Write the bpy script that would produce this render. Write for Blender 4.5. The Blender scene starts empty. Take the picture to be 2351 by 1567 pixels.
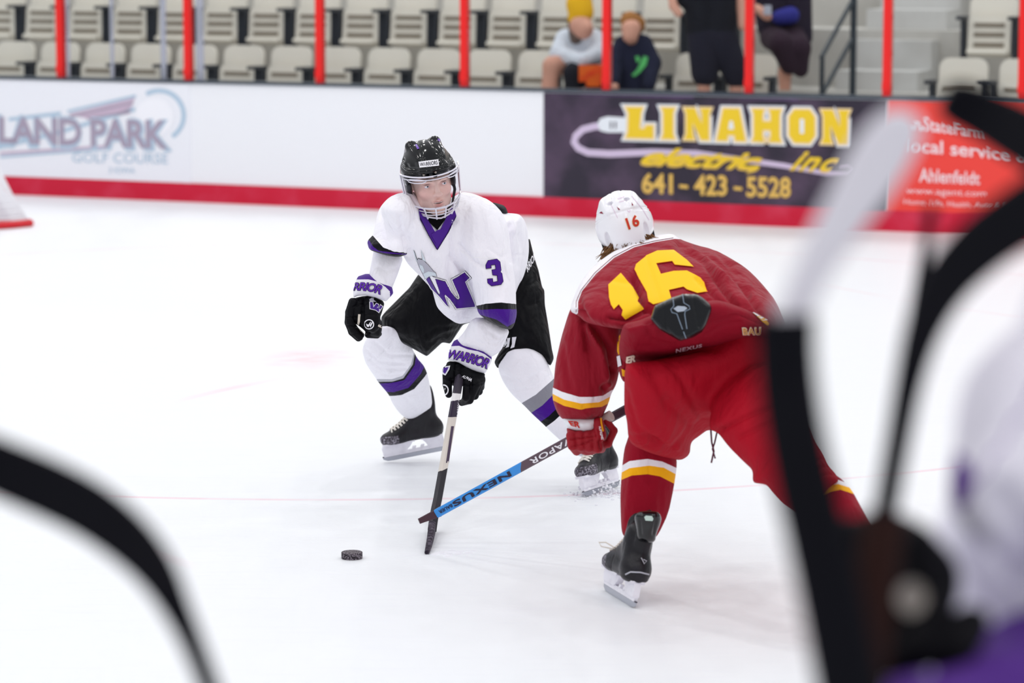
import bpy, bmesh, math, random
import numpy as np
from mathutils import Vector, Matrix
from mathutils.bvhtree import BVHTree
from mathutils.geometry import tessellate_polygon
random.seed(3)
SC = bpy.context.scene
COL = SC.collection
R_ = math.radians

# ------------------------------------------------------------------ camera
F, CX, CY, H = 7000.0, 1175.5, 783.5, 2.36          # focal length in pixels of a 2351 wide frame, eye height
TH = math.atan((CY + 160) / F)                      # pitch: horizon lies 160 px above the frame
CT, ST = math.cos(TH), math.sin(TH)
cam = bpy.data.cameras.new('camera'); camo = bpy.data.objects.new('camera', cam); COL.objects.link(camo)
camo.location = (0, 0, H); camo.rotation_euler = (math.pi/2 - TH, 0, 0)
cam.sensor_width = 36; cam.lens = F * 36 / 2351; cam.clip_start = .1; cam.clip_end = 200
cam.dof.use_dof = True; cam.dof.focus_distance = 12.1; cam.dof.aperture_fstop = 2.6; cam.dof.aperture_blades = 0
SC.camera = camo

# ------------------------------------------------------------------ light
w = bpy.data.worlds.new('arena_air'); SC.world = w; w.use_nodes = True
bg = w.node_tree.nodes['Background']; bg.inputs[0].default_value = (.93, .95, 1, 1); bg.inputs[1].default_value = .56
for i in range(6):
    for j in range(10):
        ld = bpy.data.lights.new('arena_lamp', 'AREA'); ld.shape = 'DISK'; ld.size = .55
        ld.energy = 48 if j < 7 else 85; ld.color = (1, .985, .97)
        lo = bpy.data.objects.new('arena_lamp', ld); COL.objects.link(lo)
        lo.location = (-10 + i*4.0, -1 + j*4.6, 9.0)
SC.view_settings.view_transform = 'Standard'; SC.view_settings.look = 'None'; SC.view_settings.gamma = 1
SC.view_settings.use_curve_mapping = False; SC.view_settings.exposure = 0.0
SC.cycles.use_denoising = True; SC.cycles.use_light_tree = True
SC.cycles.max_bounces = 6; SC.cycles.transparent_max_bounces = 16; SC.cycles.caustics_reflective = False; SC.cycles.caustics_refractive = False
SC.cycles.sample_clamp_indirect = 4

# ------------------------------------------------------------------ pixel <-> world
def ray(px, py):
    x = (px - CX) / F; v = (py - CY) / F
    return np.array([x, CT - v*ST, -ST - v*CT])
def at(px, py, Y):
    d = ray(px, py); t = Y / d[1]
    return np.array([d[0]*t, Y, H + d[2]*t])
def gnd(px, py, z=0.0):
    d = ray(px, py); t = (z - H) / d[2]
    return np.array([d[0]*t, d[1]*t, z])
def scl(p):                                         # pixels per metre at a world point
    return F / (p[1]*CT - (p[2]-H)*ST)
def proj(P):
    P = np.asarray(P, float); dep = P[..., 1]*CT - (P[..., 2]-H)*ST
    up = P[..., 1]*ST + (P[..., 2]-H)*CT
    return CX + F*P[..., 0]/dep, CY - F*up/dep, dep

# ------------------------------------------------------------------ materials
def lin(c):
    if isinstance(c, str): c = [int(c[i:i+2], 16)/255 for i in (0, 2, 4)]
    return tuple((v/12.92 if v <= .04045 else ((v+.055)/1.055)**2.4) for v in c[:3]) + (1,)
MATS = {}
def mat(name, col, rough=.6, spec=.3, metal=0, bump=None, bands=None, vcol=False, sheen=0, coat=0, mottled=None, alpha=None):
    if name in MATS: return MATS[name]
    m = bpy.data.materials.new(name); m.use_nodes = True; nt = m.node_tree; b = nt.nodes['Principled BSDF']
    N, L = nt.nodes, nt.links
    b.inputs['Base Color'].default_value = lin(col)
    b.inputs['Roughness'].default_value = rough; b.inputs['Specular IOR Level'].default_value = spec
    b.inputs['Metallic'].default_value = metal
    if coat: b.inputs['Coat Weight'].default_value = coat; b.inputs['Coat Roughness'].default_value = .05
    if sheen: b.inputs['Sheen Weight'].default_value = sheen
    src = None
    if bands:                                       # bands = [(t, colour)...] constant steps over the corner attribute t
        a = N.new('ShaderNodeAttribute'); a.attribute_name = 't'
        lo, hi = bands[0][0], bands[-1][0] + 1
        mr = N.new('ShaderNodeMapRange'); mr.inputs[1].default_value = lo; mr.inputs[2].default_value = hi
        r = N.new('ShaderNodeValToRGB'); r.color_ramp.interpolation = 'CONSTANT'
        L.new(a.outputs['Fac'], mr.inputs[0]); L.new(mr.outputs[0], r.inputs[0])
        el = r.color_ramp.elements
        while len(el) > 1: el.remove(el[-1])
        el[0].position = 0; el[0].color = lin(bands[0][1])
        for t, c in bands[1:]:
            e = el.new((t-lo)/(hi-lo)); e.color = lin(c)
        src = r.outputs[0]; L.new(src, b.inputs['Base Color'])
    if vcol:
        a = N.new('ShaderNodeAttribute'); a.attribute_name = 'Col'; src = a.outputs['Color']; L.new(src, b.inputs['Base Color'])
    if mottled:                                     # (other colour, scale, amount)
        tc = N.new('ShaderNodeTexCoord'); n = N.new('ShaderNodeTexNoise'); n.inputs['Scale'].default_value = mottled[1]; n.inputs['Detail'].default_value = 5
        L.new(tc.outputs['Object'], n.inputs['Vector'])
        mr = N.new('ShaderNodeMapRange'); mr.inputs[1].default_value = .45; mr.inputs[2].default_value = .7; mr.inputs[4].default_value = mottled[2]
        L.new(n.outputs['Fac'], mr.inputs[0])
        mx = N.new('ShaderNodeMix'); mx.data_type = 'RGBA'; mx.inputs[7].default_value = lin(mottled[0])
        if src: L.new(src, mx.inputs[6])
        else: mx.inputs[6].default_value = lin(col)
        L.new(mr.outputs[0], mx.inputs[0]); L.new(mx.outputs[2], b.inputs['Base Color'])
    if bump:
        tc = N.new('ShaderNodeTexCoord'); prev = None
        for sc, dist in bump:
            mp = N.new('ShaderNodeMapping'); n = N.new('ShaderNodeTexNoise')
            if isinstance(sc, tuple): mp.inputs['Scale'].default_value = sc[:3]; mp.inputs['Rotation'].default_value = (0, sc[3], 0)
            else: mp.inputs['Scale'].default_value = (sc, sc, sc)
            n.inputs['Scale'].default_value = 1; n.inputs['Detail'].default_value = 3; n.inputs['Distortion'].default_value = .6
            L.new(tc.outputs['Object'], mp.inputs['Vector']); L.new(mp.outputs[0], n.inputs['Vector'])
            bp = N.new('ShaderNodeBump'); bp.inputs['Distance'].default_value = dist; bp.inputs['Strength'].default_value = 1
            L.new(n.outputs['Fac'], bp.inputs['Height'])
            if prev: L.new(prev.outputs[0], bp.inputs['Normal'])
            prev = bp
        L.new(prev.outputs[0], b.inputs['Normal'])
    MATS[name] = m
    return m
def clear(name, tint='ffffff', gloss=.06, rough=.02, milk=0.0):
    """clear plastic / glass: lets the view through and reflects a little"""
    m = bpy.data.materials.new(name); m.use_nodes = True; nt = m.node_tree; nt.nodes.clear()
    N, L = nt.nodes, nt.links
    o = N.new('ShaderNodeOutputMaterial'); t = N.new('ShaderNodeBsdfTransparent'); t.inputs[0].default_value = lin(tint)
    g = N.new('ShaderNodeBsdfGlossy'); g.inputs['Roughness'].default_value = rough
    mx = N.new('ShaderNodeMixShader'); fr = N.new('ShaderNodeLayerWeight'); fr.inputs[0].default_value = gloss*3
    L.new(fr.outputs['Fresnel'], mx.inputs[0]); L.new(t.outputs[0], mx.inputs[1]); L.new(g.outputs[0], mx.inputs[2])
    out = mx
    if milk:
        d = N.new('ShaderNodeBsdfDiffuse'); d.inputs[0].default_value = lin('f4f2fa'); m2 = N.new('ShaderNodeMixShader'); m2.inputs[0].default_value = milk
        L.new(mx.outputs[0], m2.inputs[1]); L.new(d.outputs[0], m2.inputs[2]); out = m2
    L.new(out.outputs[0], o.inputs[0]); return m

# ------------------------------------------------------------------ objects
LOC = {}
def root(name, label, cat, loc=(0, 0, 0), group=None):
    o = bpy.data.objects.new(name, None); COL.objects.link(o); o.location = loc; o.empty_display_size = .1
    LOC[o.name] = np.array(loc, float); o['label'] = label; o['category'] = cat
    if group: o['group'] = group
    return o
def tag(o, label, cat, group=None):
    o['label'] = label; o['category'] = cat
    if group: o['group'] = group
    return o
def mesh(name, V, Fc, m, parent=None, smooth=True, loc=None, label=None):
    """V are world coordinates; the object's origin goes to loc (or the parent's)"""
    V = np.asarray(V, float)
    base = LOC[parent.name] if parent is not None else (np.array(loc, float) if loc is not None else np.zeros(3))
    me = bpy.data.meshes.new(name); me.from_pydata((V - base).tolist(), [], [list(map(int, f)) for f in Fc])
    ms = m if isinstance(m, (list, tuple)) else [m]
    for x in ms: me.materials.append(x)
    if smooth:
        me.polygons.foreach_set('use_smooth', [True]*len(me.polygons))
        me.set_sharp_from_angle(angle=R_(50)) if hasattr(me, 'set_sharp_from_angle') else None
    me.update()
    o = bpy.data.objects.new(name, me); COL.objects.link(o)
    if parent is not None: o.parent = parent
    else: o.location = base
    LOC[o.name] = base
    if label: o['label'] = label
    return o
def struct(o): o['kind'] = 'structure'; return o
class MB:
    """collects simple solids into one mesh"""
    def __init__(s): s.V = []; s.F = []
    def add(s, V, Fc):
        n = len(s.V); s.V += [tuple(v) for v in V]; s.F += [[i+n for i in f] for f in Fc]; return s
    def box(s, c, size, M=None):
        x, y, z = [k/2 for k in size]; P = [(i*x, j*y, k*z) for i in (-1, 1) for j in (-1, 1) for k in (-1, 1)]
        P = [(M @ Vector(p)) if M is not None else Vector(p) for p in P]
        c = Vector(c); s.add([p + c for p in P], [(0,1,3,2),(4,6,7,5),(0,4,5,1),(2,3,7,6),(0,2,6,4),(1,5,7,3)]); return s
    def tube(s, pts, r, n=10, closed=False, flat=1.0, up=None):
        pts = [np.array(p, float) for p in pts]; k = len(pts); rr = r if isinstance(r, (list, tuple)) else [r]*k
        rings = []
        for i, p in enumerate(pts):
            a = pts[(i-1) % k] if (closed or i > 0) else pts[0]; b = pts[(i+1) % k] if (closed or i < k-1) else pts[-1]
            t = b - a; t /= (np.linalg.norm(t) + 1e-9)
            u = np.array(up if up is not None else (0, 0, 1), float)
            if abs(t @ u) > .97*np.linalg.norm(u): u = np.array((0, 1., 0)) if abs(t[1]) < .9 else np.array((1., 0, 0))
            e1 = np.cross(t, u); e1 /= np.linalg.norm(e1); e2 = np.cross(e1, t)
            R = rr[i]; ra, rb = (R if isinstance(R, tuple) else (R, R*flat))
            rings.append([p + e1*ra*math.cos(2*math.pi*j/n) + e2*rb*math.sin(2*math.pi*j/n) for j in range(n)])
        V = [v for g in rings for v in g]; Fc = []
        for i in range(k if closed else k-1):
            for j in range(n):
                a, b = i*n, ((i+1) % k)*n; Fc.append((a+j, a+(j+1) % n, b+(j+1) % n, b+j))
        if not closed: Fc.append(tuple(range(n))[::-1]); Fc.append(tuple((k-1)*n + j for j in range(n)))
        s.add(V, Fc); return s
    def bar(s, pts, sizes, up):
        """rectangular section swept along pts; sizes (across, along up)"""
        pts = [np.array(p, float) for p in pts]; k = len(pts); V = []; Fc = []
        for i, p in enumerate(pts):
            t = pts[min(i+1, k-1)] - pts[max(i-1, 0)]; t /= np.linalg.norm(t)
            u = np.array(up[i] if isinstance(up, list) else up, float)
            e1 = np.cross(t, u); e1 /= np.linalg.norm(e1); e2 = np.cross(e1, t)
            a, b = sizes[i] if isinstance(sizes, list) else sizes; c = .22*min(a, b)
            for (x, y) in ((a/2-c, b/2), (a/2, b/2-c), (a/2, -b/2+c), (a/2-c, -b/2), (-a/2+c, -b/2), (-a/2, -b/2+c), (-a/2, b/2-c), (-a/2+c, b/2)):
                V.append(p + e1*x + e2*y)
        for i in range(k-1):
            for j in range(8): Fc.append((i*8+j, i*8+(j+1) % 8, (i+1)*8+(j+1) % 8, (i+1)*8+j))
        Fc.append(tuple(range(8))[::-1]); Fc.append(tuple((k-1)*8+j for j in range(8)))
        s.add(V, Fc); return s
    def sphere(s, c, r, n=12, M=None):
        V = []; Fc = []; rr = r if isinstance(r, (tuple, list)) else (r, r, r); m = n//2+1
        for i in range(m+1):
            a = math.pi*i/m
            for j in range(n):
                b = 2*math.pi*j/n; p = Vector((rr[0]*math.sin(a)*math.cos(b), rr[1]*math.sin(a)*math.sin(b), rr[2]*math.cos(a)))
                V.append((M @ p if M is not None else p) + Vector(c))
        for i in range(m):
            for j in range(n): Fc.append((i*n+j, (i+1)*n+j, (i+1)*n+(j+1) % n, i*n+(j+1) % n))
        s.add(V, Fc); return s
    def prism(s, poly, origin, e1, e2, depth):
        """polygon in the (e1,e2) plane given thickness depth along e1 x e2 (centred)"""
        e1, e2, o = map(lambda v: np.array(v, float), (e1, e2, origin)); n = np.cross(e1, e2); k = len(poly)
        V = [o + e1*x + e2*y - n*depth/2 for x, y in poly] + [o + e1*x + e2*y + n*depth/2 for x, y in poly]
        tri = tessellate_polygon([[Vector((x, y, 0)) for x, y in poly]])
        Fc = [tuple(t) for t in tri] + [tuple(i+k for i in t)[::-1] for t in tri]
        Fc += [(i, (i+1) % k, (i+1) % k + k, i+k) for i in range(k)]
        s.add(V, Fc); return s
    def build(s, name, m, parent=None, smooth=True, loc=None, label=None, fix=True):
        o = mesh(name, s.V, s.F, m, parent, smooth, loc, label)
        if fix:
            bm = bmesh.new(); bm.from_mesh(o.data); bmesh.ops.recalc_face_normals(bm, faces=bm.faces); bm.to_mesh(o.data); bm.free()
            if smooth and hasattr(o.data, 'set_sharp_from_angle'): o.data.set_sharp_from_angle(angle=R_(40))
        return o
def copy_tree(o, parent=None):
    c = o.copy(); COL.objects.link(c); LOC[c.name] = LOC[o.name]
    if parent is not None: c.parent = parent
    for ch in list(o.children): copy_tree(ch, c)
    return c

# ------------------------------------------------------------------ implicit solids -> one continuous mesh
def sdf2(poly, A, B):
    d = np.full(A.shape, 1e9); ins = np.zeros(A.shape, bool); n = len(poly)
    for i in range(n):
        x0, y0 = poly[i]; x1, y1 = poly[(i+1) % n]; ex, ey = x1-x0, y1-y0; wx, wy = A-x0, B-y0
        t = np.clip((wx*ex + wy*ey)/(ex*ex+ey*ey+1e-12), 0, 1)
        d = np.minimum(d, (wx-ex*t)**2 + (wy-ey*t)**2)
        c = ((y0 <= B) & (y1 > B)) | ((y1 <= B) & (y0 > B))
        xi = x0 + (B-y0)*ex/(ey if abs(ey) > 1e-12 else 1e-12); ins ^= c & (A < xi)
    d = np.sqrt(d); return np.where(ins, -d, d)
def chaikin(P, it=2):
    for _ in range(it):
        Q = []
        for i in range(len(P)):
            a, b = np.array(P[i], float), np.array(P[(i+1) % len(P)], float); Q += [a*.8+b*.2, a*.2+b*.8]
        P = Q
    return [tuple(p) for p in P]
class Puff:
    """solid with a traced outline, a thickness T and rounding R, its middle leaning through depth anchors (px,py,Y)"""
    def __init__(s, pts, anchors, R, T, blur=2, cut=1, limb=0, k=.03):
        s.limb, s.k = limb, k
        if not isinstance(anchors, list): anchors = [(0, 0, anchors)]
        pts = chaikin(pts, cut) if cut else pts
        A = np.array(anchors, float)
        def Yof(x, y):
            if len(A) == 1: return A[0, 2]
            if len(A) == 2:
                v = A[1, :2]-A[0, :2]; t = ((x-A[0, 0])*v[0] + (y-A[0, 1])*v[1])/(v@v); return A[0, 2] + t*(A[1, 2]-A[0, 2])
            M = np.c_[A[:, :2], np.ones(len(A))]; c = np.linalg.lstsq(M, A[:, 2], rcond=None)[0]; return c[0]*x + c[1]*y + c[2]
        W = np.array([at(x, y, Yof(x, y)) for x, y in pts]); s.c = W.mean(0)
        mx, my = np.mean([p[0] for p in pts]), np.mean([p[1] for p in pts])
        s.d = ray(mx, my); s.d /= np.linalg.norm(s.d)
        s.e1 = np.array([1., 0, 0]) - s.d*s.d[0]; s.e1 /= np.linalg.norm(s.e1); s.e2 = np.cross(s.e1, s.d); s.e2 *= np.sign(s.e2[2])
        L = W - s.c; a, b, u = L@s.e1, L@s.e2, L@s.d
        M = np.c_[a, b, np.ones(len(a))]; s.co = np.linalg.lstsq(M, u, rcond=None)[0] if len(A) > 1 else np.array([0, 0, u.mean()])
        s.R, s.T = R, T; pad = .12; s.h = .004
        s.a0, s.b0 = a.min()-pad, b.min()-pad
        na, nb = int((a.max()+pad-s.a0)/s.h)+2, int((b.max()+pad-s.b0)/s.h)+2
        AA, BB = np.meshgrid(s.a0 + np.arange(na)*s.h, s.b0 + np.arange(nb)*s.h, indexing='ij')
        D = sdf2(list(zip(a, b)), AA, BB)
        for _ in range(blur):
            E = D.copy(); E[1:-1, 1:-1] = (D[1:-1, 1:-1]*2 + D[:-2, 1:-1] + D[2:, 1:-1] + D[1:-1, :-2] + D[1:-1, 2:])/6
            E2 = np.where(D < -.006, E, D); D = E2
        s.D = D; s.na, s.nb = na, nb
        Tm = T if not isinstance(T, tuple) else max(T); q = Tm + .02
        Pm = [W + s.d*q, W - s.d*q]; s.lo = np.min([x.min(0) for x in Pm], 0); s.hi = np.max([x.max(0) for x in Pm], 0)
    def __call__(s, P):
        L = P - s.c; a, b, u = L@s.e1, L@s.e2, L@s.d; u = u - (s.co[0]*a + s.co[1]*b + s.co[2])
        fa = np.clip((a-s.a0)/s.h, 0, s.na-1.001); fb = np.clip((b-s.b0)/s.h, 0, s.nb-1.001)
        i, j = fa.astype(int), fb.astype(int); x, y = fa-i, fb-j
        d = (s.D[i, j]*(1-x)*(1-y) + s.D[i+1, j]*x*(1-y) + s.D[i, j+1]*(1-x)*y + s.D[i+1, j+1]*x*y)
        T = s.T
        if isinstance(T, tuple): T = np.where(u < 0, T[0], T[1])      # (towards the viewer, away)
        q = np.maximum(0, 1 + d/s.R); b_ = np.abs(u)/T
        return (np.hypot(q, b_) - 1)*np.minimum(s.R, np.min(T))
class Cap:
    """tapered round limb"""
    def __init__(s, a, b, ra, rb, k=.03, limb=0, sq=None):
        s.a, s.b, s.ra, s.rb, s.k, s.limb = np.array(a, float), np.array(b, float), ra, rb, k, limb
        m = max(ra, rb); s.lo = np.minimum(s.a, s.b)-m; s.hi = np.maximum(s.a, s.b)+m
    def __call__(s, P):
        v = s.b-s.a; w_ = P-s.a; t = np.clip(w_@v/(v@v+1e-12), 0, 1)
        return np.linalg.norm(w_ - t[:, None]*v, axis=1) - (s.ra + (s.rb-s.ra)*t)
class Ell:
    def __init__(s, c, r, k=.02, limb=0, M=None, sub=False):
        s.c, s.r, s.k, s.limb, s.sub = np.array(c, float), np.array(r, float), k, limb, sub; s.M = np.array(M) if M is not None else np.eye(3)
        m = max(r); s.lo = s.c-m; s.hi = s.c+m
    def __call__(s, P):
        q = ((P-s.c)@s.M)/s.r; return (np.linalg.norm(q, axis=1)-1)*min(s.r)
class Fn:
    def __init__(s, fn, lo=None, hi=None, k=.01, limb=0, sub=False): s.fn, s.lo, s.hi, s.k, s.limb, s.sub = fn, lo, hi, k, limb, sub
    def __call__(s, P): return s.fn(P)
def smin(a, b, k):
    if k <= 0: return np.minimum(a, b)
    h = np.clip(.5 + .5*(b-a)/k, 0, 1); return b*(1-h) + a*h - k*h*(1-h)
def field(prims, P):
    f = None
    for p in prims:
        v = p(P)
        if getattr(p, 'sub', False): f = -smin(-f, v, p.k)
        else: f = v if f is None else smin(f, v, p.k)
    return f
def surfnet(prims, h, bounds=None, smooth=2):
    if bounds is None:
        lo = np.min([p.lo for p in prims if p.lo is not None and not getattr(p, 'sub', 0)], 0) - 3*h
        hi = np.max([p.hi for p in prims if p.hi is not None and not getattr(p, 'sub', 0)], 0) + 3*h
    else: lo, hi = np.array(bounds[0], float), np.array(bounds[1], float)
    n = np.ceil((hi-lo)/h).astype(int) + 1
    ax = [lo[i] + h*np.arange(n[i]) for i in range(3)]
    # coarse pass: only the neighbourhood of the surface is evaluated finely
    V = np.full(tuple(n), 1.0, np.float32)
    B = 6
    nb = [int(math.ceil((n[i]-1)/B)) for i in range(3)]
    cc = [lo[i] + h*(np.arange(nb[i])*B + B/2) for i in range(3)]
    G = np.stack(np.meshgrid(*cc, indexing='ij'), -1).reshape(-1, 3)
    fc = field(prims, G); near = np.abs(fc) < h*B*1.9
    bi = np.stack(np.meshgrid(*[np.arange(q) for q in nb], indexing='ij'), -1).reshape(-1, 3)
    Vs = np.sign(fc).reshape(nb)
    V = np.repeat(np.repeat(np.repeat(Vs, B, 0), B, 1), B, 2).astype(np.float32)
    V = np.pad(V, ((0, 1), (0, 1), (0, 1)), mode='edge')[:n[0], :n[1], :n[2]].copy()
    off = np.stack(np.meshgrid(*[np.arange(B+1)]*3, indexing='ij'), -1).reshape(-1, 3)
    idx = bi[near]*B
    for s0 in range(0, len(idx), 3000):
        I = (idx[s0:s0+3000, None, :] + off[None]).reshape(-1, 3)
        I = I[(I < n).all(1)]
        P = lo + I*h; V[I[:, 0], I[:, 1], I[:, 2]] = field(prims, P)
    ins = V < 0
    S = np.zeros(tuple(n-1), np.int8)
    C8 = [(i, j, k) for i in (0, 1) for j in (0, 1) for k in (0, 1)]
    sl = lambda A, c: A[c[0]:n[0]-1+c[0], c[1]:n[1]-1+c[1], c[2]:n[2]-1+c[2]]
    for c in C8: S += sl(ins, c)
    mix = (S > 0) & (S < 8); cells = np.argwhere(mix); ID = np.full(S.shape, -1, np.int64); ID[mix] = np.arange(len(cells))
    acc = np.zeros((len(cells), 3)); cnt = np.zeros(len(cells))
    for a in C8:
        for d in range(3):
            if a[d] == 1: continue
            b = list(a); b[d] = 1
            va = V[cells[:, 0]+a[0], cells[:, 1]+a[1], cells[:, 2]+a[2]]; vb = V[cells[:, 0]+b[0], cells[:, 1]+b[1], cells[:, 2]+b[2]]
            m = (va < 0) != (vb < 0); t = np.where(m, va/(va-vb+1e-20), 0)
            q = np.array(a, float)[None] + 0*acc; q[:, d] = t; acc[m] += q[m]; cnt[m] += 1
    verts = lo + (cells + acc/np.maximum(cnt, 1)[:, None])*h
    faces = []
    for d in range(3):
        e, g = (d+1) % 3, (d+2) % 3
        A = np.take(ins, range(n[d]-1), d); Bv = np.take(ins, range(1, n[d]), d)
        ch = np.argwhere(A != Bv); ch = ch[(ch[:, e] > 0) & (ch[:, g] > 0) & (ch[:, e] < n[e]-1) & (ch[:, g] < n[g]-1)]
        if not len(ch): continue
        q = []
        for de, dg in ((1, 1), (0, 1), (0, 0), (1, 0)):
            c = ch.copy(); c[:, e] -= de; c[:, g] -= dg; q.append(ID[c[:, 0], c[:, 1], c[:, 2]])
        q = np.stack(q, 1); flip = ~ins[ch[:, 0], ch[:, 1], ch[:, 2]]; q[flip] = q[flip][:, ::-1]
        faces.append(q)
    Q = np.concatenate(faces); Q = Q[(Q >= 0).all(1)]
    for it in range(smooth):
        a = np.zeros_like(verts); c = np.zeros(len(verts))
        for i in range(4):
            j = (i+1) % 4
            np.add.at(a, Q[:, i], verts[Q[:, j]]); np.add.at(c, Q[:, i], 1); np.add.at(a, Q[:, j], verts[Q[:, i]]); np.add.at(c, Q[:, j], 1)
        verts = verts*.45 + .55*a/np.maximum(c, 1)[:, None]
    return verts, Q
def vnormals(V, Q):
    fn = np.cross(V[Q[:, 2]]-V[Q[:, 0]], V[Q[:, 3]]-V[Q[:, 1]]); N = np.zeros_like(V)
    for i in range(4): np.add.at(N, Q[:, i], fn)
    return N/(np.linalg.norm(N, axis=1)[:, None]+1e-12)
def polyd(px, py, pts):
    d = np.full(px.shape, 1e9)
    for (x0, y0), (x1, y1) in zip(pts[:-1], pts[1:]):
        ex, ey = x1-x0, y1-y0; t = np.clip(((px-x0)*ex+(py-y0)*ey)/(ex*ex+ey*ey+1e-9), 0, 1)
        d = np.minimum(d, np.hypot(px-x0-ex*t, py-y0-ey*t))
    return d
def crease(V, Q, strokes, facing=-1):
    """folds and seams pressed into (amp > 0) or raised from the side that faces the rink camera"""
    N = vnormals(V, Q); px, py, dep = proj(V); d = V - np.array([0, 0, H]); d /= np.linalg.norm(d, axis=1)[:, None]
    fr = np.clip(facing*(N*d).sum(1)*2, 0, 1); A = np.zeros(len(V))
    for pts, wd, amp in strokes:
        q = polyd(px, py, pts); L = sum(math.hypot(b[0]-a[0], b[1]-a[1]) for a, b in zip(pts[:-1], pts[1:]))
        A += amp*np.exp(-(q/wd)**2)
    return V - N*(A*fr)[:, None]
def bandt(V, curves, ang=0.0):
    """t runs 0,1,2.. where the traced boundary curves lie, measured across them"""
    px, py, _ = proj(V); c, s = math.cos(ang), math.sin(ang)
    X, Yy = px*c + py*s, -px*s + py*c; bs = []
    for cu in curves:
        q = sorted((x*c+y*s, -x*s+y*c) for x, y in cu); xs = [a[0] for a in q]; ys = [a[1] for a in q]
        k0 = (ys[1]-ys[0])/(xs[1]-xs[0]+1e-9); k1 = (ys[-1]-ys[-2])/(xs[-1]-xs[-2]+1e-9)
        v = np.interp(X, xs, ys); v = np.where(X < xs[0], ys[0]+k0*.5*(X-xs[0]), v); v = np.where(X > xs[-1], ys[-1]+k1*.5*(X-xs[-1]), v); bs.append(v)
    t = np.clip((Yy-bs[0])/20, -1, 0)
    for i in range(len(bs)-1): t = np.where(Yy > bs[i], i + (Yy-bs[i])/(bs[i+1]-bs[i]+1e-9), t)
    t = np.where(Yy > bs[-1], len(bs)-1 + np.clip((Yy-bs[-1])/20, 0, .95), t)
    return t
def cloth(name, prims, h, mats, parent, strokes=(), bands={}, smooth=2, extra=None, bounds=None):
    """continuous garment; prims' limb index picks the material, bands[limb] = (curves, angle)"""
    V, Q = surfnet(prims, h, bounds, smooth)
    fv = np.stack([p(V) for p in prims if not getattr(p, 'sub', 0)], 1); own = np.array([p.limb for p in prims if not getattr(p, 'sub', 0)])[fv.argmin(1)]
    if strokes: V = crease(V, Q, strokes)
    if extra is not None: V = extra(V, vnormals(V, Q))
    ms = mats if isinstance(mats, list) else [mats]
    o = mesh(name, V, Q, ms, parent)
    fo = own[Q[:, 0]]; fo2 = np.sort(own[Q], 1)[:, 1]; fo = fo2
    if len(ms) > 1: o.data.polygons.foreach_set('material_index', np.clip(fo, 0, len(ms)-1).astype(np.int32))
    if bands:
        T = {k: bandt(V, *v) for k, v in bands.items()}
        at_ = o.data.attributes.new('t', 'FLOAT', 'CORNER'); vals = np.full(Q.shape, -1.0)
        for k, t in T.items(): m = fo == k; vals[m] = t[Q[m]]
        # mesh() keeps face corner order, so the flat order is the same
        at_.data.foreach_set('value', vals.reshape(-1).astype(np.float32))
    return o

# ------------------------------------------------------------------ lettering and badges pressed onto a surface
def txt(s, bold=0.0, shear=0.0, space=1.0):
    cu = bpy.data.curves.new('t', 'FONT'); cu.body = s; cu.offset = bold; cu.shear = shear; cu.resolution_u = 3; cu.space_character = space
    ob = bpy.data.objects.new('t', cu); COL.objects.link(ob); dg = bpy.context.evaluated_depsgraph_get(); dg.update()
    me = bpy.data.meshes.new_from_object(ob.evaluated_get(dg)); V = np.array([v.co[:2] for v in me.vertices]); P = [tuple(p.vertices) for p in me.polygons]
    bpy.data.objects.remove(ob); bpy.data.curves.remove(cu); bpy.data.meshes.remove(me)
    return V, P
def norm(VP, ref=None):
    V, P = VP; r = ref[0] if ref is not None else V; lo, hi = r.min(0), r.max(0); return (V-lo)/(hi-lo), P
def shape(*polys):
    V = []; P = []
    for pl in polys:
        tri = tessellate_polygon([[Vector((x, y, 0)) for x, y in pl]]); n = len(V); V += list(pl); P += [tuple(i+n for i in t) for t in tri]
    return np.array(V, float), P
def grow(poly, d):
    """outline moved outwards by d (mitred)"""
    P = [np.array(p, float) for p in poly]; n = len(P); ar = sum(P[i][0]*P[(i+1) % n][1]-P[(i+1) % n][0]*P[i][1] for i in range(n)); sg = 1 if ar > 0 else -1
    out = []
    for i in range(n):
        a, b, c = P[i-1], P[i], P[(i+1) % n]; e, f = b-a, c-b; e = e/np.linalg.norm(e); f = f/np.linalg.norm(f)
        n1, n2 = np.array([e[1], -e[0]])*sg, np.array([f[1], -f[0]])*sg; m = n1+n2; q = m@m
        m = m*min(2/max(q, .3), 3)*1.0; out.append(tuple(b + m*d))
    return out
def ring(cx, cy, r0, r1, n=28, a0=0, a1=2*math.pi, sy=1):
    V = []; P = []; full = abs(a1-a0-2*math.pi) < 1e-6
    for i in range(n + (0 if full else 1)):
        a = a0 + (a1-a0)*i/n; V += [(cx+r0*math.cos(a), cy+sy*r0*math.sin(a)), (cx+r1*math.cos(a), cy+sy*r1*math.sin(a))]
    m = len(V)//2
    for i in range(m if full else m-1): j = (i+1) % m; P.append((2*i, 2*i+1, 2*j+1, 2*j))
    return np.array(V, float), P
def stroke(pts, wd):
    """thick open polyline -> polygon"""
    P = [np.array(p, float) for p in pts]; L, R = [], []
    for i, p in enumerate(P):
        t = P[min(i+1, len(P)-1)]-P[max(i-1, 0)]; t = t/np.linalg.norm(t); nn = np.array([-t[1], t[0]]); ww = wd[i] if isinstance(wd, (list, tuple)) else wd
        L.append(tuple(p+nn*ww/2)); R.append(tuple(p-nn*ww/2))
    V = L+R; k = len(L); return np.array(V, float), [(i, i+1, k+i+1, k+i) for i in range(k-1)]
def join(*VPs):
    V = []; P = []
    for v, p in VPs: n = len(V); V += [tuple(x) for x in v]; P += [tuple(i+n for i in f) for f in p]
    return np.array(V, float), P
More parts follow.
